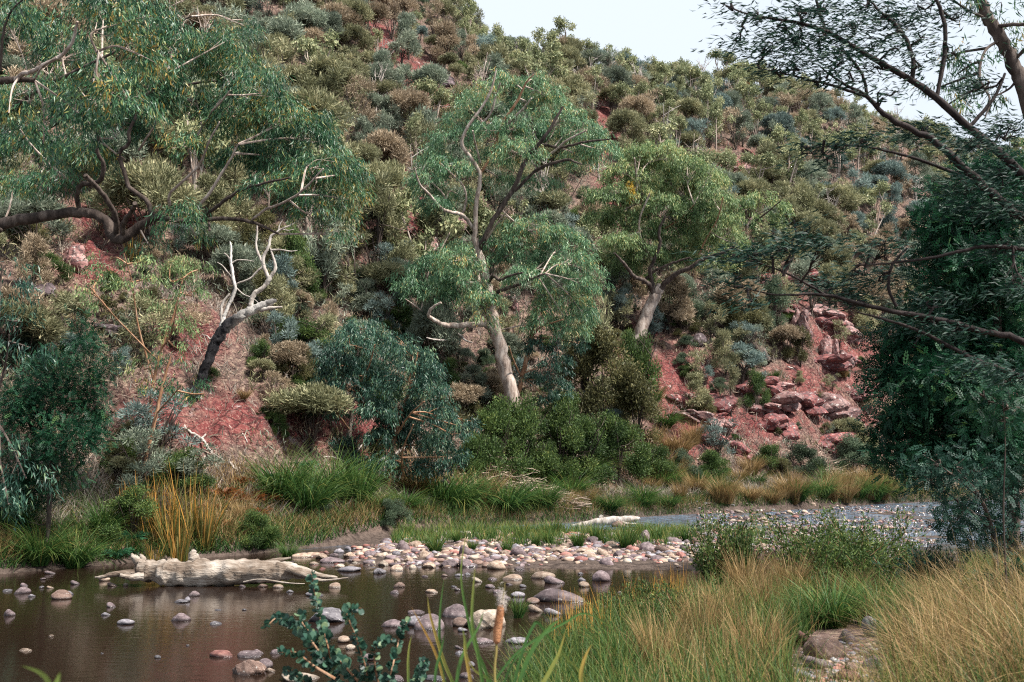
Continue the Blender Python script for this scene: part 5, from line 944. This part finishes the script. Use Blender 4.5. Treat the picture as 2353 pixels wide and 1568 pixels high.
for (u, v) in pool_extra:
    if n >= 175: break
    if v > np.interp(u, [690, 850, 1000, 1250, 1600], [1300, 1318, 1312, 1296, 1300]) or v < np.interp(u, [690, 850, 1000, 1640], [1275, 1262, 1248, 1232]) and u < 1640: continue
    a = R.uniform(15, 38) * (v - 1060) / 220
    if any(abs(u - q[0]) < (a + q[2]) * .42 and abs(v - q[1]) < (a + q[2]) * .16 for q in used): continue
    used.append((u, v, a)); p = whit(u, v); k = p[1] / F; p[2] = max(-.02, float(H(p[0], p[1]))); c_ = R.choice(cols, p=[.36, .26, .08, .12, .06, .12])
    stone(p, a * k, a * R.uniform(.3, .55) * k, c_, R.choice(['round', 'slab', 'angular']), look=(f'{"small" if a > 17 else "little"} {c_} stone', bar_place(u, v), u), sub=2); n += 1
for k in range(70):
    u, v = R.uniform(820, 1440), 1308 + 110 * R.random() ** 1.4; a = R.uniform(12, 34)
    if v > 1340 + (u - 820) * .12 or any(abs(u - q[0]) < (a + q[2]) * .5 and abs(v - q[1]) < (a + q[2]) * .22 for q in used): continue
    used.append((u, v, a)); p = whit(u, v); kk = p[1] / F; c_ = R.choice(['mauve', 'grey', 'brown', 'tan'], p=[.4, .3, .15, .15]); stone(p, a * kk, a * R.uniform(.25, .4) * kk, c_, R.choice(['round', 'slab', 'angular']), look=(f'{"small" if a > 20 else "little"} half-sunk {c_} stone', 'in the water just below the gravel bar', u), sub=3)
# cobbles too many to count
def cobbles(name, pts, smin, smax, mats):
    m = MB(); shp = [rockshape(300 + k, 2, 9, 6 if k % 2 else 18, .05) for k in range(6)]
    for (p, s) in pts:
        Vv, Fc = shp[int(R.integers(6))]; a = R.uniform(0, 6.28); ca, sa = math.cos(a), math.sin(a)
        m.add((Vv * [s, s * .75, s * R.uniform(.35, .6)]) @ np.array([[ca, sa, 0], [-sa, ca, 0], [0, 0, 1.]]) + p, Fc, .5, int(R.integers(len(mats))))
    return tag(m.build(name, mats, smooth=True), kind='stuff')
pts = []
for _ in range(3300):
    u = R.uniform(670, 1660); v = R.uniform(1228, 1316)
    if v > np.interp(u, [670, 850, 1000, 1250, 1660], [1296, 1318, 1314, 1297, 1302]) + 3 * R.normal(): continue
    if v < np.interp(u, [670, 850, 1000, 1660], [1272, 1258, 1232, 1226]): continue
    p = whit(u, v); p[2] = max(-.06, float(H(p[0], p[1]))); pts.append((p, R.uniform(.03, .10) + .12 * R.random() ** 4))
for _ in range(4800):
    u = R.uniform(1600, 2150); v = 1163 + 127 * R.random() ** 1.3; p = whit(u, v)
    if fbm(p[0] * .5, p[1] * .35, 3) < -.05: continue
    p[2] = max(-.03, float(H(p[0], p[1]))) + .015; pts.append((p, R.uniform(.04, .13)))
cobbles('creek_cobbles', pts, 0, 0, [ST[c_] for c_ in ('mauve', 'tan', 'grey', 'cream', 'mauve', 'brown', 'red')])
# rocky gap in the grass of the near bank
NB = [(2019, 1466, 66, 46, 'grey', 'rounded pale grey boulder at the back of the bank gap'), (2055, 1468, 50, 24, 'tan', 'low tan rock tucked right of the pale grey boulder'), (1852, 1484, 56, 34, 'red', 'dark red rock at the left of the bank gap'), (1951, 1478, 40, 28, 'mauve', 'mauve rock in front of the pale grey boulder'), (1896, 1482, 26, 16, 'cream', 'small cream stone between red and mauve rocks'), (1907, 1518, 98, 46, 'brown', 'largest dark brown rock in the bank gap'),
      (1988, 1510, 30, 15, 'cream', 'small pale stone right of the largest brown rock'), (1885, 1540, 74, 26, 'mauve', 'flat mauve rock below the largest brown rock'), (2020, 1540, 84, 24, 'mauve', 'flat mauve slab at the right of the bank gap'), (1960, 1545, 40, 18, 'brown', 'brown stone in the bank gap near the bottom edge'), (1840, 1560, 60, 22, 'grey', 'grey stone at the lower left of the bank gap'), (1950, 1566, 60, 20, 'red', 'reddish stone on the bottom edge of the bank gap'), (2040, 1510, 40, 16, 'brown', 'half-buried brown stone right in the bank gap')]
for (u, v, a, h_, c_, lb) in NB:
    p = hit(u, v); k = p[1] / F; stone(p, a * k, h_ * k, c_, 'angular' if a > 90 else 'round', label=lb, sub=4, group='rocks in the grass of the near bank')
pts = []
for _ in range(420):
    u = R.normal(1935, 75); v = R.uniform(1470, 1600); p = hit(u, v)
    if p is not None: pts.append((p, R.uniform(.015, .05)))
cobbles('bank_cobbles', pts, 0, 0, [ST[c_] for c_ in ('mauve', 'tan', 'grey', 'red', 'brown')])

# ------------------------------------------------------------ logs, sticks and driftwood
R = np.random.default_rng(140)
def log(name, label, pts, mat, sides=28, rough=.05, knobs=(), group=None, torn=True, zc=0):
    P = np.array([at(q[0], q[1], q[3]) for q in pts]); r = np.array([q[2] * q[3] / F for q in pts]); n = 9; Pc = catmull(P, n); rc = np.interp(np.linspace(0, 1, len(Pc)), np.linspace(0, 1, len(r)), r)
    root = empty(name, [Pc[0][0], Pc[0][1], 0]); tag(root, label, 'log', group); m = MB(); tube(m, Pc, rc, sides, 0.)
    V = m.v[0]; an = np.tile(np.arange(sides) * 2 * math.pi / sides, len(Pc)); s = np.repeat(np.arange(len(Pc)) * .35, sides); ctr = np.repeat(Pc, sides, 0); dr = V - ctr
    prof = 1 + .30 * fbm(s * .8, np.cos(an) * 1.3 + 9, 4) + .22 * fbm(s * .5 + 40, np.sin(an) * 1.6, 4) + .10 * fbm(s * .6, np.cos(an) * 7 + np.sin(an) * 5, 3)
    m.v[0] = ctr + dr * prof[:, None]; local(m, root, 'trunk', mat, True)
    for (kp, nm) in knobs:
        Pk = catmull(np.array([at(q[0], q[1], q[3]) for q in kp]), 5); rk = np.interp(np.linspace(0, 1, len(Pk)), np.linspace(0, 1, len(kp)), [q[2] * q[3] / F for q in kp]); m = MB(); tube(m, Pk, rk, 12, 0., .10); local(m, root, nm, mat, True)
    return root
YG = 20.6
log('fallen_log', 'big bleached grey log lying in the pool with torn root end and stub', [(308, 1312, 4, YG), (318, 1310, 17, YG), (340, 1312, 25, YG), (370, 1315, 28, YG), (400, 1317, 29, YG), (440, 1318, 29, YG), (490, 1317, 29, YG), (540, 1316, 28, YG), (590, 1314, 27, YG), (630, 1313, 25, YG), (665, 1312, 21, YG), (700, 1318, 13, YG), (735, 1324, 7, YG), (775, 1328, 3, YG)], LOGM,
    knobs=[([(335, 1305, 14, YG), (318, 1290, 11, YG), (306, 1280, 6, YG), (302, 1272, 2, YG)], 'root_stub'), ([(325, 1300, 10, YG), (328, 1285, 7, YG), (322, 1274, 2, YG)], 'root_stub'), ([(335, 1318, 13, YG), (300, 1318, 9, YG - .1), (260, 1320, 6, YG - .2), (236, 1326, 4, YG - .2), (218, 1327, 1.5, YG - .2)], 'root'), ([(330, 1325, 10, YG - .2), (300, 1327, 7, YG - .3), (275, 1322, 4, YG - .4)], 'root'),
           ([(448, 1300, 17, YG), (446, 1285, 13, YG), (444, 1272, 9, YG), (448, 1265, 4, YG)], 'branch_stub'), ([(600, 1300, 10, YG + .1), (630, 1290, 6, YG + .1), (668, 1282, 2, YG + .1)], 'splinter'), ([(660, 1308, 8, YG - .2), (700, 1322, 5, YG - .3), (740, 1334, 3, YG - .3), (800, 1328, 1.5, YG - .3)], 'splinter'), ([(560, 1338, 2, YG - .6), (600, 1332, 2, YG - .7), (660, 1340, 1.6, YG - .7), (700, 1342, 1, YG - .7)], 'twig')])
YB = 40.
log('fallen_log', 'small pale driftwood log lying beside the blue riffle', [(1292, 1216, 2, YB), (1310, 1212, 5, YB), (1340, 1207, 8, YB), (1370, 1201, 9, YB), (1410, 1196, 9, YB), (1440, 1194, 8, YB), (1465, 1192, 5, YB), (1470, 1190, 2, YB)], DEADW, 16,
    knobs=[([(1378, 1198, 6, YB), (1380, 1190, 5, YB), (1384, 1184, 3, YB)], 'branch_stub'), ([(1420, 1200, 4, YB - .2), (1450, 1205, 3, YB - .2), (1468, 1204, 1.5, YB - .2)], 'splinter')])
def fallen(name, label, pts, mat, cat='branch', subs=(), ofs=.08, group='fallen sticks on the slope'):
    def pp(q, p0=None):
        h = hit(q[0], q[1]); return np.array([h[0], h[1], h[2] + (q[3] if len(q) > 3 else ofs)]), q[2] * h[1] / F
    A_ = [pp(q) for q in pts]; P = catmull(np.array([a for a, _ in A_]), 5); r = np.interp(np.linspace(0, 1, len(P)), np.linspace(0, 1, len(A_)), [b_ for _, b_ in A_])
    root = empty(name, P[0]); tag(root, label, cat, group); m = MB(); tube(m, P + R.normal(size=P.shape) * r[:, None] * .3, r, 7, 0., .05); local(m, root, 'stem', mat, True)
    for s in subs:
        A_ = [pp(q) for q in s]; P = catmull(np.array([a for a, _ in A_]), 4); r = np.interp(np.linspace(0, 1, len(P)), np.linspace(0, 1, len(A_)), [b_ for _, b_ in A_]); m = MB(); tube(m, P, r, 5, 0.); local(m, root, 'side_branch', mat, True)
    return root
fallen('fallen_branch', 'long crooked white branch lying on the slope below the dead tree', [(418, 980, 2), (432, 998, 3.2), (455, 1010, 3.5), (470, 1022, 3.5), (483, 1045, 3.4), (505, 1060, 3.2), (525, 1070, 3), (535, 1080, 2.6), (541, 1088, 2)], DEADW, subs=[[(462, 1015, 2.6), (472, 1005, 2.2), (467, 990, 1.8), (470, 980, 1.2)], [(470, 1008, 2), (480, 998, 1.6), (481, 985, 1)]])
fallen('fallen_branch', 'white broken branch leaning up from the bank below the sapling gums', [(823, 1118, 5), (860, 1098, 5), (900, 1078, 4), (930, 1060, 3), (965, 1042, 2), (990, 1038, 1.2)], DEADW, subs=[[(930, 1045, 2, .6), (950, 1055, 1.6, .4), (965, 1075, 1.2, .3)]], ofs=.5)
fallen('fallen_branch', 'thin upright white stick beside the broken branch below the sapling gums', [(812, 1085, 2), (828, 1058, 1.8), (848, 1025, 1)], DEADW, ofs=.5)
fallen('fallen_tree', 'dark fallen trunk lying diagonally above the red slope', [(1640, 755, 5), (1665, 768, 8), (1700, 785, 11), (1730, 808, 13), (1755, 835, 13), (1765, 845, 9)], BARK_D, 'log', ofs=.3)
fallen('fallen_branch', 'forked white stick on the slope left of the sapling gums', [(636, 845, 2), (648, 865, 2), (662, 888, 1.6)], DEADW, subs=[[(658, 880, 1.4), (668, 862, 1.2), (676, 848, .8)]], ofs=.25)
fallen('fallen_branch', 'thin grey stick lying across the red rocks low on the right slope', [(1644, 966, 3), (1680, 978, 2.4), (1722, 1000, 1.6)], DEADW)
for k, (a, b_, c_, d, lb) in enumerate([(504, 975, 540, 1005, 'short brown stick right of the crooked white branch'), (556, 1010, 568, 1030, 'small pale stick on the red litter'), (1600, 820, 1616, 850, 'short white stick beside the grey shattered rock'), (1810, 850, 1830, 862, 'pale stick under the red cliff'), (1020, 860, 1045, 900, 'dark stick in the shade left of the leaning pale trunk'), (1280, 925, 1330, 960, 'curved pale stick below the slender orange-stemmed gum'), (745, 1060, 800, 1080, 'thin grey stick below the teal saplings'), (470, 1060, 452, 1130, 'thin bare twig arching on the left bank'), (700, 930, 760, 905, 'pale stick left of the tall dark sapling')]):
    fallen('fallen_branch', lb, [(a, b_, 1.8), ((a + c_) / 2, (b_ + d) / 2 - 4, 1.6), (c_, d, 1)], DEADW if k != 4 else BARK_D, ofs=.15)
def pile(u, v, wpx, hpx, n, label, seed):
    global R
    R = np.random.default_rng(seed); p = hit(u, v); k = p[1] / F; m = MB()
    for q in range(n):
        a = R.normal() * .35 * wpx * k; hh = .15 + abs(R.normal()) * .5 * hpx * k * max(.15, 1 - abs(a) / (wpx * k * .75)); c = p + [a, R.normal() * .4, hh + .05]; c[2] += float(H(c[0], c[1])) - p[2]
        az = R.normal() * .9 + (0 if R.random() < .7 else 1.2); L_ = R.uniform(.3, 1.5); d = np.array([math.cos(az) * L_, math.sin(az) * L_, R.normal() * .16 * L_]); r0 = R.uniform(.008, .03)
        P = np.array([c - d / 2, c - d * .1 + R.normal(size=3) * .05, c + d * .2 + R.normal(size=3) * .05, c + d / 2]); tube(m, P, [r0, r0 * .9, r0 * .7, r0 * .3], 4, float(R.random() < .3) * .7)
    o = m.build('driftwood_pile', STK, origin=p); return tag(o, label, 'driftwood', kind='stuff')
pile(1150, 1138, 230, 60, 1100, 'long heap of flood-washed sticks on the far bank in the middle', 5)
pile(1918, 1112, 100, 44, 260, 'small heap of pale driftwood on the far bank below the red cliff', 6)
pile(1240, 1160, 110, 30, 200, 'tangle of dead reeds and sticks beside the far bank tussocks', 7)

# ------------------------------------------------------------ bracken on the left bank
def fern(u, v, wpx, mat, look, seed):
    global R
    R = np.random.default_rng(seed); p = hit(u, v); k = p[1] / F; m = MB(); n = 26; a = rnd(n, 0, 6.28); L_ = wpx * k * .6 * R.uniform(.7, 1.2, n)
    for s in range(5):
        f = s / 5; P = p + np.stack([np.cos(a) * L_ * f, np.sin(a) * L_ * f, L_ * (1.5 * f - 1.1 * f * f)], -1); A = unit(np.stack([np.cos(a), np.sin(a), np.full(n, 1.5 - 2.2 * f)], -1)); fronds(m, P, A, L_ * .5, np.clip(R.normal(.5, .25, n), 0, 1), 5, wid=.28, spread=.42 * (1 - f * .6))
    o = m.build('fern', mat, origin=p); tag(o, None, 'fern', 'bracken ferns on the left bank'); pend(o, look, 'above the golden reeds' if u < 540 else 'left of the sapling gums' if u < 760 else 'below the sapling gums', u)
for k, (u, v, w_, c_) in enumerate([(510, 1150, 60, 'o'), (540, 1160, 50, 'o'), (575, 1150, 46, 'o'), (600, 1165, 60, 'o'), (640, 1150, 60, 'g'), (555, 1120, 46, 'o'), (700, 1150, 60, 'g'), (730, 1165, 50, 'g'), (680, 1120, 60, 'g'), (620, 1110, 46, 'g'), (480, 1180, 50, 'o'), (590, 1190, 46, 'o'), (460, 1120, 40, 'g'), (320, 1130, 50, 'g'), (350, 1150, 40, 'o'), (650, 1180, 46, 'g'), (780, 1150, 50, 'g'), (700, 1080, 40, 'g'), (800, 1110, 44, 'g'), (300, 1250, 60, 'g'), (270, 1290, 50, 'g'), (500, 1220, 50, 'o')]):
    fern(u, v, w_, FERN_O if c_ == 'o' else FERN_G, 'rusty dead bracken' if c_ == 'o' else 'green bracken', 600 + k)

# ------------------------------------------------------------ near bank: grass, reeds, shrubs
R = np.random.default_rng(160)
def bankpts(n, ulo, uhi, Ylo, Yhi, pw=1.):
    u = rnd(n, ulo, uhi); y = Ylo + (Yhi - Ylo) * R.random(n) ** pw; T = (u - CU) / F; x = T * y; P = np.stack([x, y, H(x, y)], -1); return P[(P[:, 2] > -.12) & (y < NEAR(T) + .3)]
def gap(P):                                              # leave the rocky gap open
    u, v = proj(P); return ~((((u - 1935) / 125) ** 2 + ((v - 1570) / 135) ** 2) < 1)
m = MB(); P = bankpts(18000, 1150, 2420, 5, 32, 1.2); P = P[gap(P)]; f = fbm(P[:, 0] * .6, P[:, 1] * .45, 3); P = P[f > -.02]; n = len(P); f = fbm(P[:, 0] * .6, P[:, 1] * .45, 3)
blades(m, P, R.uniform(.2, .62, n) * (1 + .7 * f), R.uniform(.003, .007, n) + .0003 * P[:, 1], rnd(n, 0, 6.28), np.abs(R.normal(0, .25, n)), R.normal(.1, .5, n), np.clip(R.normal(.45, .3, n), 0, 1), 4, wind=(-.1, 0, 0)); tag(m.build('near_bank_straw', STRAW), kind='stuff')
m = MB(); P = bankpts(50000, 1150, 2420, 5, 32, 1.2); P = P[gap(P)]; n = len(P)
blades(m, P, R.uniform(.2, .72, n), R.uniform(.004, .009, n) + .0003 * P[:, 1], rnd(n, 0, 6.28), R.uniform(.05, .5, n), R.uniform(.1, 1.0, n), np.clip(R.normal(.33, .2, n), 0, 1), 4); tag(m.build('near_bank_green_grass', SEDGE), kind='stuff')
# long drooping straw heap at lower right
m = MB(); P = bankpts(12000, 2000, 2560, 5.5, 14, 1.); u, v = proj(P); P = P[(u > 2130 - (v - 1350) * .15 + 60 * fbm(P[:, 0], P[:, 1], 2))]; n = len(P); P[:, 2] += R.uniform(0, .3, n) * (fbm(P[:, 0] * .8, P[:, 1] * .8, 3) > -.1)
blades(m, P, R.uniform(.3, .95, n), R.uniform(.003, .0075, n), R.normal(math.pi * .95, 1.5, n), R.uniform(.1, 1.3, n), R.uniform(.1, 1.7, n), np.clip(R.normal(.55, .3, n), 0, 1), 6); tag(m.build('drooping_straw', STRAW), kind='stuff')
# orange-tipped reeds at the pool edge
m = MB(); P = bankpts(900, 1260, 1560, 12, 17.5); f = fbm(P[:, 0] * 1.3, P[:, 1] * .8, 2); P = P[f > -.1]; n = len(P); blades(m, P, R.uniform(.4, .85, n), .012, rnd(n, 0, 6.28), R.uniform(0, .18, n), R.uniform(0, .3, n), np.clip(R.normal(.6, .3, n), 0, 1), 5); tag(m.build('orange_reeds', GOLD), kind='stuff')

def stemshrub(name, label, u, v, Y, wpx, hpx, n, mat, seed, leaf=.05, lw=.22, lean=.35, cat='bush', dens=60):
    global R
    R = np.random.default_rng(seed); p = at(u, v, Y); p[2] = float(H(p[0], p[1])); k = Y / F; root = empty(name, p); tag(root, label, cat); st = MB(); m = MB(); hm = hpx * k; wm = wpx * k
    for q in range(n):
        b_ = p + [R.normal() * wm * .16, R.normal() * wm * .16, -.03]; a = R.uniform(0, 6.28); sp = R.uniform(.1, 1) ** .7 * wm * .5; h_ = hm * R.uniform(.5, 1.0) * (1 - .35 * (sp / (wm * .5)) ** 2)
        tip = b_ + [math.cos(a) * sp, math.sin(a) * sp * .8, h_]; P = catmull(np.array([b_, (b_ * .55 + tip * .45) + [0, 0, h_ * .08], tip]), 6); tube(st, P, np.linspace(.008, .0025, len(P)), 4, 0.)
        nl = int(dens * R.uniform(.7, 1.3)); s = R.uniform(.22, 1., nl); i = np.minimum((s * (len(P) - 1)).astype(int), len(P) - 2); Pl = P[i] + (P[i + 1] - P[i]) * (s * (len(P) - 1) - i)[:, None]
        Pl = Pl + R.normal(size=(nl, 3)) * wm * .035; A = unit(unit(P[-1] - P[0]) * .9 + R.normal(size=(nl, 3)) * .6); leaves(m, Pl, A, leaf * 1.15 * R.uniform(.6, 1.4, nl), leaf * lw * 1.5 * R.uniform(.7, 1.3, nl), np.clip(R.normal(.5, .2, nl), 0, 1))
    local(st, root, 'stems', BARK_O); local(m, root, 'foliage', mat); return root
stemshrub('willow_bush', 'upright fine-leaved green bush standing at the water edge left of the riffle', 1665, 1340, 18.5, 170, 215, 80, BUSH, 1, leaf=.08, dens=120)
stemshrub('willow_bush', 'wide fine-leaved green bush on the near bank in front of the riffle', 1940, 1330, 17.5, 330, 200, 120, BUSH, 2, leaf=.08, dens=120)
stemshrub('willow_bush', 'low fine-leaved bush right of the big mauve boulder on near bank', 1400, 1420, 13.5, 130, 100, 26, BUSH, 3, leaf=.05, dens=90)
stemshrub('willow_bush', 'small green bush behind orange reeds on near bank', 1480, 1400, 14.5, 150, 120, 34, BUSH, 4, leaf=.05, dens=90)
stemshrub('willow_bush', 'fine green shrub in the grass below the upright water edge bush', 1570, 1480, 12.5, 190, 130, 40, BUSH, 5, leaf=.05, dens=90)
stemshrub('willow_bush', 'dark fine-leaved shrub at the base of the right wattles', 2130, 1330, 16, 150, 130, 50, WATTLE_B, 6, leaf=.06, dens=90)
stemshrub('willow_bush', 'green leafy bush growing through straw at the right picture edge', 2330, 1330, 11.5, 130, 150, 50, WATTLE, 7, leaf=.05, dens=110)
stemshrub('gum_sapling', 'small long-leaved sapling rising above the wide fine-leaved bush', 2010, 1300, 19, 60, 110, 7, GUM_D, 8, leaf=.16, lw=.2, cat='sapling', dens=26)
stemshrub('seeding_shrub', 'pale fluffy seeding shrub beside the blue-green wattle bush', 2165, 1300, 16.5, 60, 120, 22, GREYG, 9, leaf=.05, lw=.6, dens=60)
stemshrub('willow_bush', 'dark leafy shrub by the rocky gap of the near bank', 1790, 1500, 11, 130, 60, 30, BUSH, 10, leaf=.05, dens=80)
for k, (u, v, Y, a, b_, kd) in enumerate([(1900, 1440, 12.5, 150, 120, 'sedge'), (2000, 1430, 13, 140, 110, 'sedge'), (1840, 1430, 12.8, 110, 90, 'sedge'), (2080, 1440, 12.5, 110, 90, 'sedge'), (1700, 1330, 17, 120, 120, 'straw'), (1800, 1330, 16, 110, 120, 'straw'), (1740, 1400, 14, 110, 120, 'straw'), (1600, 1500, 11, 130, 150, 'straw'), (1650, 1440, 12.5, 110, 120, 'straw'), (1950, 1360, 15, 110, 90, 'straw'), (1500, 1560, 9, 150, 180, 'straw'), (1330, 1520, 10.5, 130, 130, 'sedge'), (1420, 1560, 9.5, 140, 150, 'sedge'), (1720, 1560, 9, 150, 170, 'straw'), (1250, 1560, 9.5, 120, 110, 'sedge'), (2060, 1500, 10, 120, 90, 'sedge')]):
    T = (u - CU) / F; x = T * Y; p = [x, Y, float(H(x, Y))]; tussock(kd, p, a * Y / F / 1.1, b_ * Y / F / .8, None, ('tall pale straw clump' if kd == 'straw' else 'dark green sedge clump', 'on the near bank at the back' if v < 1410 else 'on the near bank in the middle' if v < 1480 else 'on the near bank at the front', u), 'grass clumps on the near bank')

# bulrush in the foreground
R = np.random.default_rng(170)
YC = 4.3
def cblade(m, pts, wpx, tints):
    P = catmull(np.array([at(q[0], q[1], q[2]) for q in pts]), 6); n = len(P); s = np.linspace(0, 1, n); w_ = .78 * wpx * YC / F * np.clip(1.15 * (1 - s ** 3), .03, 1) * .5; T = unit(np.gradient(P, axis=0)); side = unit(np.cross(T, np.array([.25, 1., .1]))); nr = np.cross(side, T)
    V = np.stack([P - side * w_[:, None], P + nr * w_[:, None] * .35, P + side * w_[:, None]], 1); b_ = np.arange(n - 1)[:, None] * 3
    Fc = np.concatenate([np.stack([b_[:, 0] + j, b_[:, 0] + j + 1, b_[:, 0] + j + 4, b_[:, 0] + j + 3], -1) for j in (0, 1)]); m.add(V.reshape(-1, 3), Fc, np.repeat(np.interp(s, np.linspace(0, 1, len(tints)), tints), 3))
root = empty('bulrush', at(1140, 1760, YC)); root.location.z = float(H(root.location.x, YC)); tag(root, 'foreground bulrush clump with green and yellow blades and one brown seed head', 'bulrush')
BL = [([(1140, 1760), (1120, 1560), (1090, 1480), (1060, 1330), (1075, 1200)], 0, 9, (.3, .4, .5, .8)), ([(1200, 1760), (1190, 1560), (1170, 1460), (1150, 1400), (1146, 1270)], 0, 0, ()),
      ([(1080, 1760), (1050, 1600), (1020, 1520), (990, 1420), (982, 1370)], 0, 11, (.4, .6, .9, .8)), ([(1060, 1760), (1020, 1568), (1000, 1500), (970, 1440), (945, 1395)], 0, 8, (.5, .9, 1, 1)), ([(1070, 1760), (1020, 1560), (1010, 1470), (1012, 1400), (1020, 1330)], 0, 10, (.2, .3, .3, .5)),
      ([(1150, 1760), (1115, 1600), (1098, 1500), (1085, 1430), (1088, 1350), (1092, 1300)], 0, 10, (.3, .5, .6, .8)), ([(990, 1760), (945, 1600), (938, 1540), (940, 1490), (946, 1460)], 0, 9, (.5, .55, .7, .7)), ([(1110, 1760), (1080, 1560), (1070, 1500), (1068, 1470), (1062, 1440)], 0, 9, (.9, .9, .7, .6)),
      ([(1200, 1760), (1190, 1600), (1220, 1500), (1265, 1440), (1290, 1425)], 0, 11, (.2, .3, .4, .5)), ([(1230, 1760), (1240, 1600), (1265, 1540), (1285, 1500), (1300, 1450)], 0, 12, (.7, .7, .7, .9)), ([(1100, 1760), (1110, 1620), (1170, 1520), (1230, 1470), (1300, 1430), (1345, 1410), (1400, 1440), (1440, 1490)], 0, 7, (.2, .2, .3, .5, .7)),
      ([(1190, 1760), (1180, 1600), (1200, 1500), (1225, 1440), (1240, 1435), (1280, 1490), (1335, 1545), (1350, 1568)], 0, 9, (.2, .2, .2, .6, .8)), ([(1160, 1760), (1150, 1620), (1170, 1540), (1200, 1500), (1240, 1500)], 0, 7, (.2, .2, .3, .3)), ([(1350, 1760), (1340, 1600), (1335, 1550), (1345, 1510), (1360, 1480)], 0, 10, (.7, .8, .9, .9)), ([(1010, 1760), (1000, 1600), (1002, 1540), (1015, 1490), (1020, 1460)], 0, 8, (.2, .2, .3, .3)),
      ([(1160, 1760), (1140, 1600), (1120, 1560), (1090, 1540), (1070, 1500)], 0, 8, (.3, .4, .7, .9)), ([(1080, 1760), (1050, 1620), (1052, 1550), (1066, 1500), (1100, 1440), (1112, 1400)], 0, 9, (.3, .3, .5, .4))]
for k, (pts, _, wpx, ti) in enumerate(BL):
    if wpx == 0: continue
    m = MB(); dy = R.uniform(-.5, .5); cblade(m, [(a, b_, YC + dy) for a, b_ in pts], wpx, ti); local(m, root, 'blade', REED, True)
m = MB(); P, r = path3([(1142, 1760, 3), (1138, 1600, 3), (1136, 1540, 3.2), (1140, 1500, 3), (1141, 1478, 3), (1152, 1390, 2), (1158, 1362, 1), (1160, 1340, .5)], np.array([0, YC, 0]), 0); tube(m, P, r, 7, 0.); local(m, root, 'stem', foliage('bulrush_stem', [(0, (.30, .24, .08)), (1, (.5, .4, .15))], 0), True)
m = MB(); P, r = path3([(1141, 1480, 3), (1141.5, 1474, 8), (1143, 1450, 9.5), (1147, 1425, 9.5), (1150, 1400, 8.5), (1152, 1390, 5)], np.array([0, YC, 0]), 0); tube(m, P, r, 14, 0., .02); local(m, root, 'seed_head', barkmat('seed_head', [(.3, (.22, .09, .04)), (.6, (.42, .20, .10)), (.8, (.52, .30, .17))], 40, (1, 1, 1), .5), True)
m = MB(); c = at(1153, 1384, YC); N = 500; P = c + R.normal(size=(N, 3)) * [.008, .008, .022]; leaves(m, P, unit(R.normal(size=(N, 3)) + [0, 0, .5]), .016, .002, rnd(N, .6, 1)); local(m, root, 'fluff', foliage('pale_fluff', [(0, (.5, .42, .36)), (1, (.75, .68, .62))], .4))
# round-leaved sapling in the foreground
R = np.random.default_rng(171)
YF = 5.6; root = empty('gum_sapling', at(850, 1780, YF)); tag(root, 'foreground sapling with round blue-green leaves in front of the pool', 'sapling'); st = MB()
STM = [[(850, 1780), (800, 1620), (770, 1560), (752, 1480), (735, 1420), (722, 1360), (716, 1320)], [(770, 1560), (720, 1480), (680, 1440), (640, 1420), (612, 1440)], [(850, 1780), (850, 1600), (830, 1500), (800, 1420), (800, 1400), (830, 1398)], [(850, 1780), (880, 1620), (900, 1540), (920, 1460), (935, 1430)], [(770, 1560), (720, 1530), (680, 1500), (640, 1500)], [(850, 1600), (800, 1540), (760, 1500), (700, 1440), (690, 1410)], [(880, 1620), (860, 1520), (870, 1480), (900, 1470)], [(800, 1620), (740, 1600), (690, 1560), (660, 1540)], [(850, 1700), (930, 1620), (960, 1560), (975, 1520)]]
m = MB()
for s_ in STM:
    P = catmull(np.array([at(a, b_, YF + R.uniform(-.25, .25)) for a, b_ in s_]), 8); tube(st, P, np.linspace(.007, .002, len(P)), 5, 0.); T = unit(np.gradient(P, axis=0)); L_ = np.cumsum(np.r_[0, np.linalg.norm(np.diff(P, axis=0), axis=1)]); q = .12
    while q < L_[-1]:
        c = np.array([np.interp(q, L_, P[:, j]) for j in range(3)]); t_ = np.array([np.interp(q, L_, T[:, j]) for j in range(3)]); sz = R.uniform(.015, .026) * (1.1 - .4 * q / L_[-1])
        for _ in range(3):
            d = unit(np.cross(t_, R.normal(size=3)) + t_ * .3); nrm = unit(R.normal(size=3) * .6 + t_); e1 = d; e2 = unit(np.cross(nrm, d)); an = np.arange(8) * math.pi / 4; ring = c + d * sz * 1.15 + (np.cos(an)[:, None] * e1 * sz + np.sin(an)[:, None] * e2 * sz * .9); ring += nrm * (np.cos(an * 2)[:, None] * sz * .12); m.add(ring, [list(range(8))], float(np.clip(R.normal(.5, .25), 0, 1)))
        q += R.uniform(.012, .022)
local(st, root, 'stems', BARK_O); local(m, root, 'foliage', GUM_B)
# blurred tip of a blade at the lower left corner
root = empty('reed_plant', at(110, 1800, 2.2)); tag(root, 'blurred yellow-green forked blade tip at the bottom left corner', 'grass blade')
for pts in ([(110, 1800), (118, 1620), (112, 1570), (90, 1545), (50, 1530)], [(110, 1800), (125, 1600), (134, 1560), (138, 1545)]): m = MB(); YC_ = YC; YC = 2.2; cblade(m, [(a, b_, 2.2) for a, b_ in pts], 16, (.5, .6, .6)); local(m, root, 'blade', REED, True); YC = YC_
# nest-like twig ball in a hillside gum
m = MB(); p = at(1712, 202, 120); N = 400; D = unit(R.normal(size=(N, 3))); leaves(m, p + D * .55, unit(np.cross(D, R.normal(size=(N, 3)))), .6, .07, rnd(N, .0, .8)); tag(m.build('nest', FERN_O, origin=p), 'rusty brown twig ball in a gum crown near the skyline', 'nest')
finish_labels()
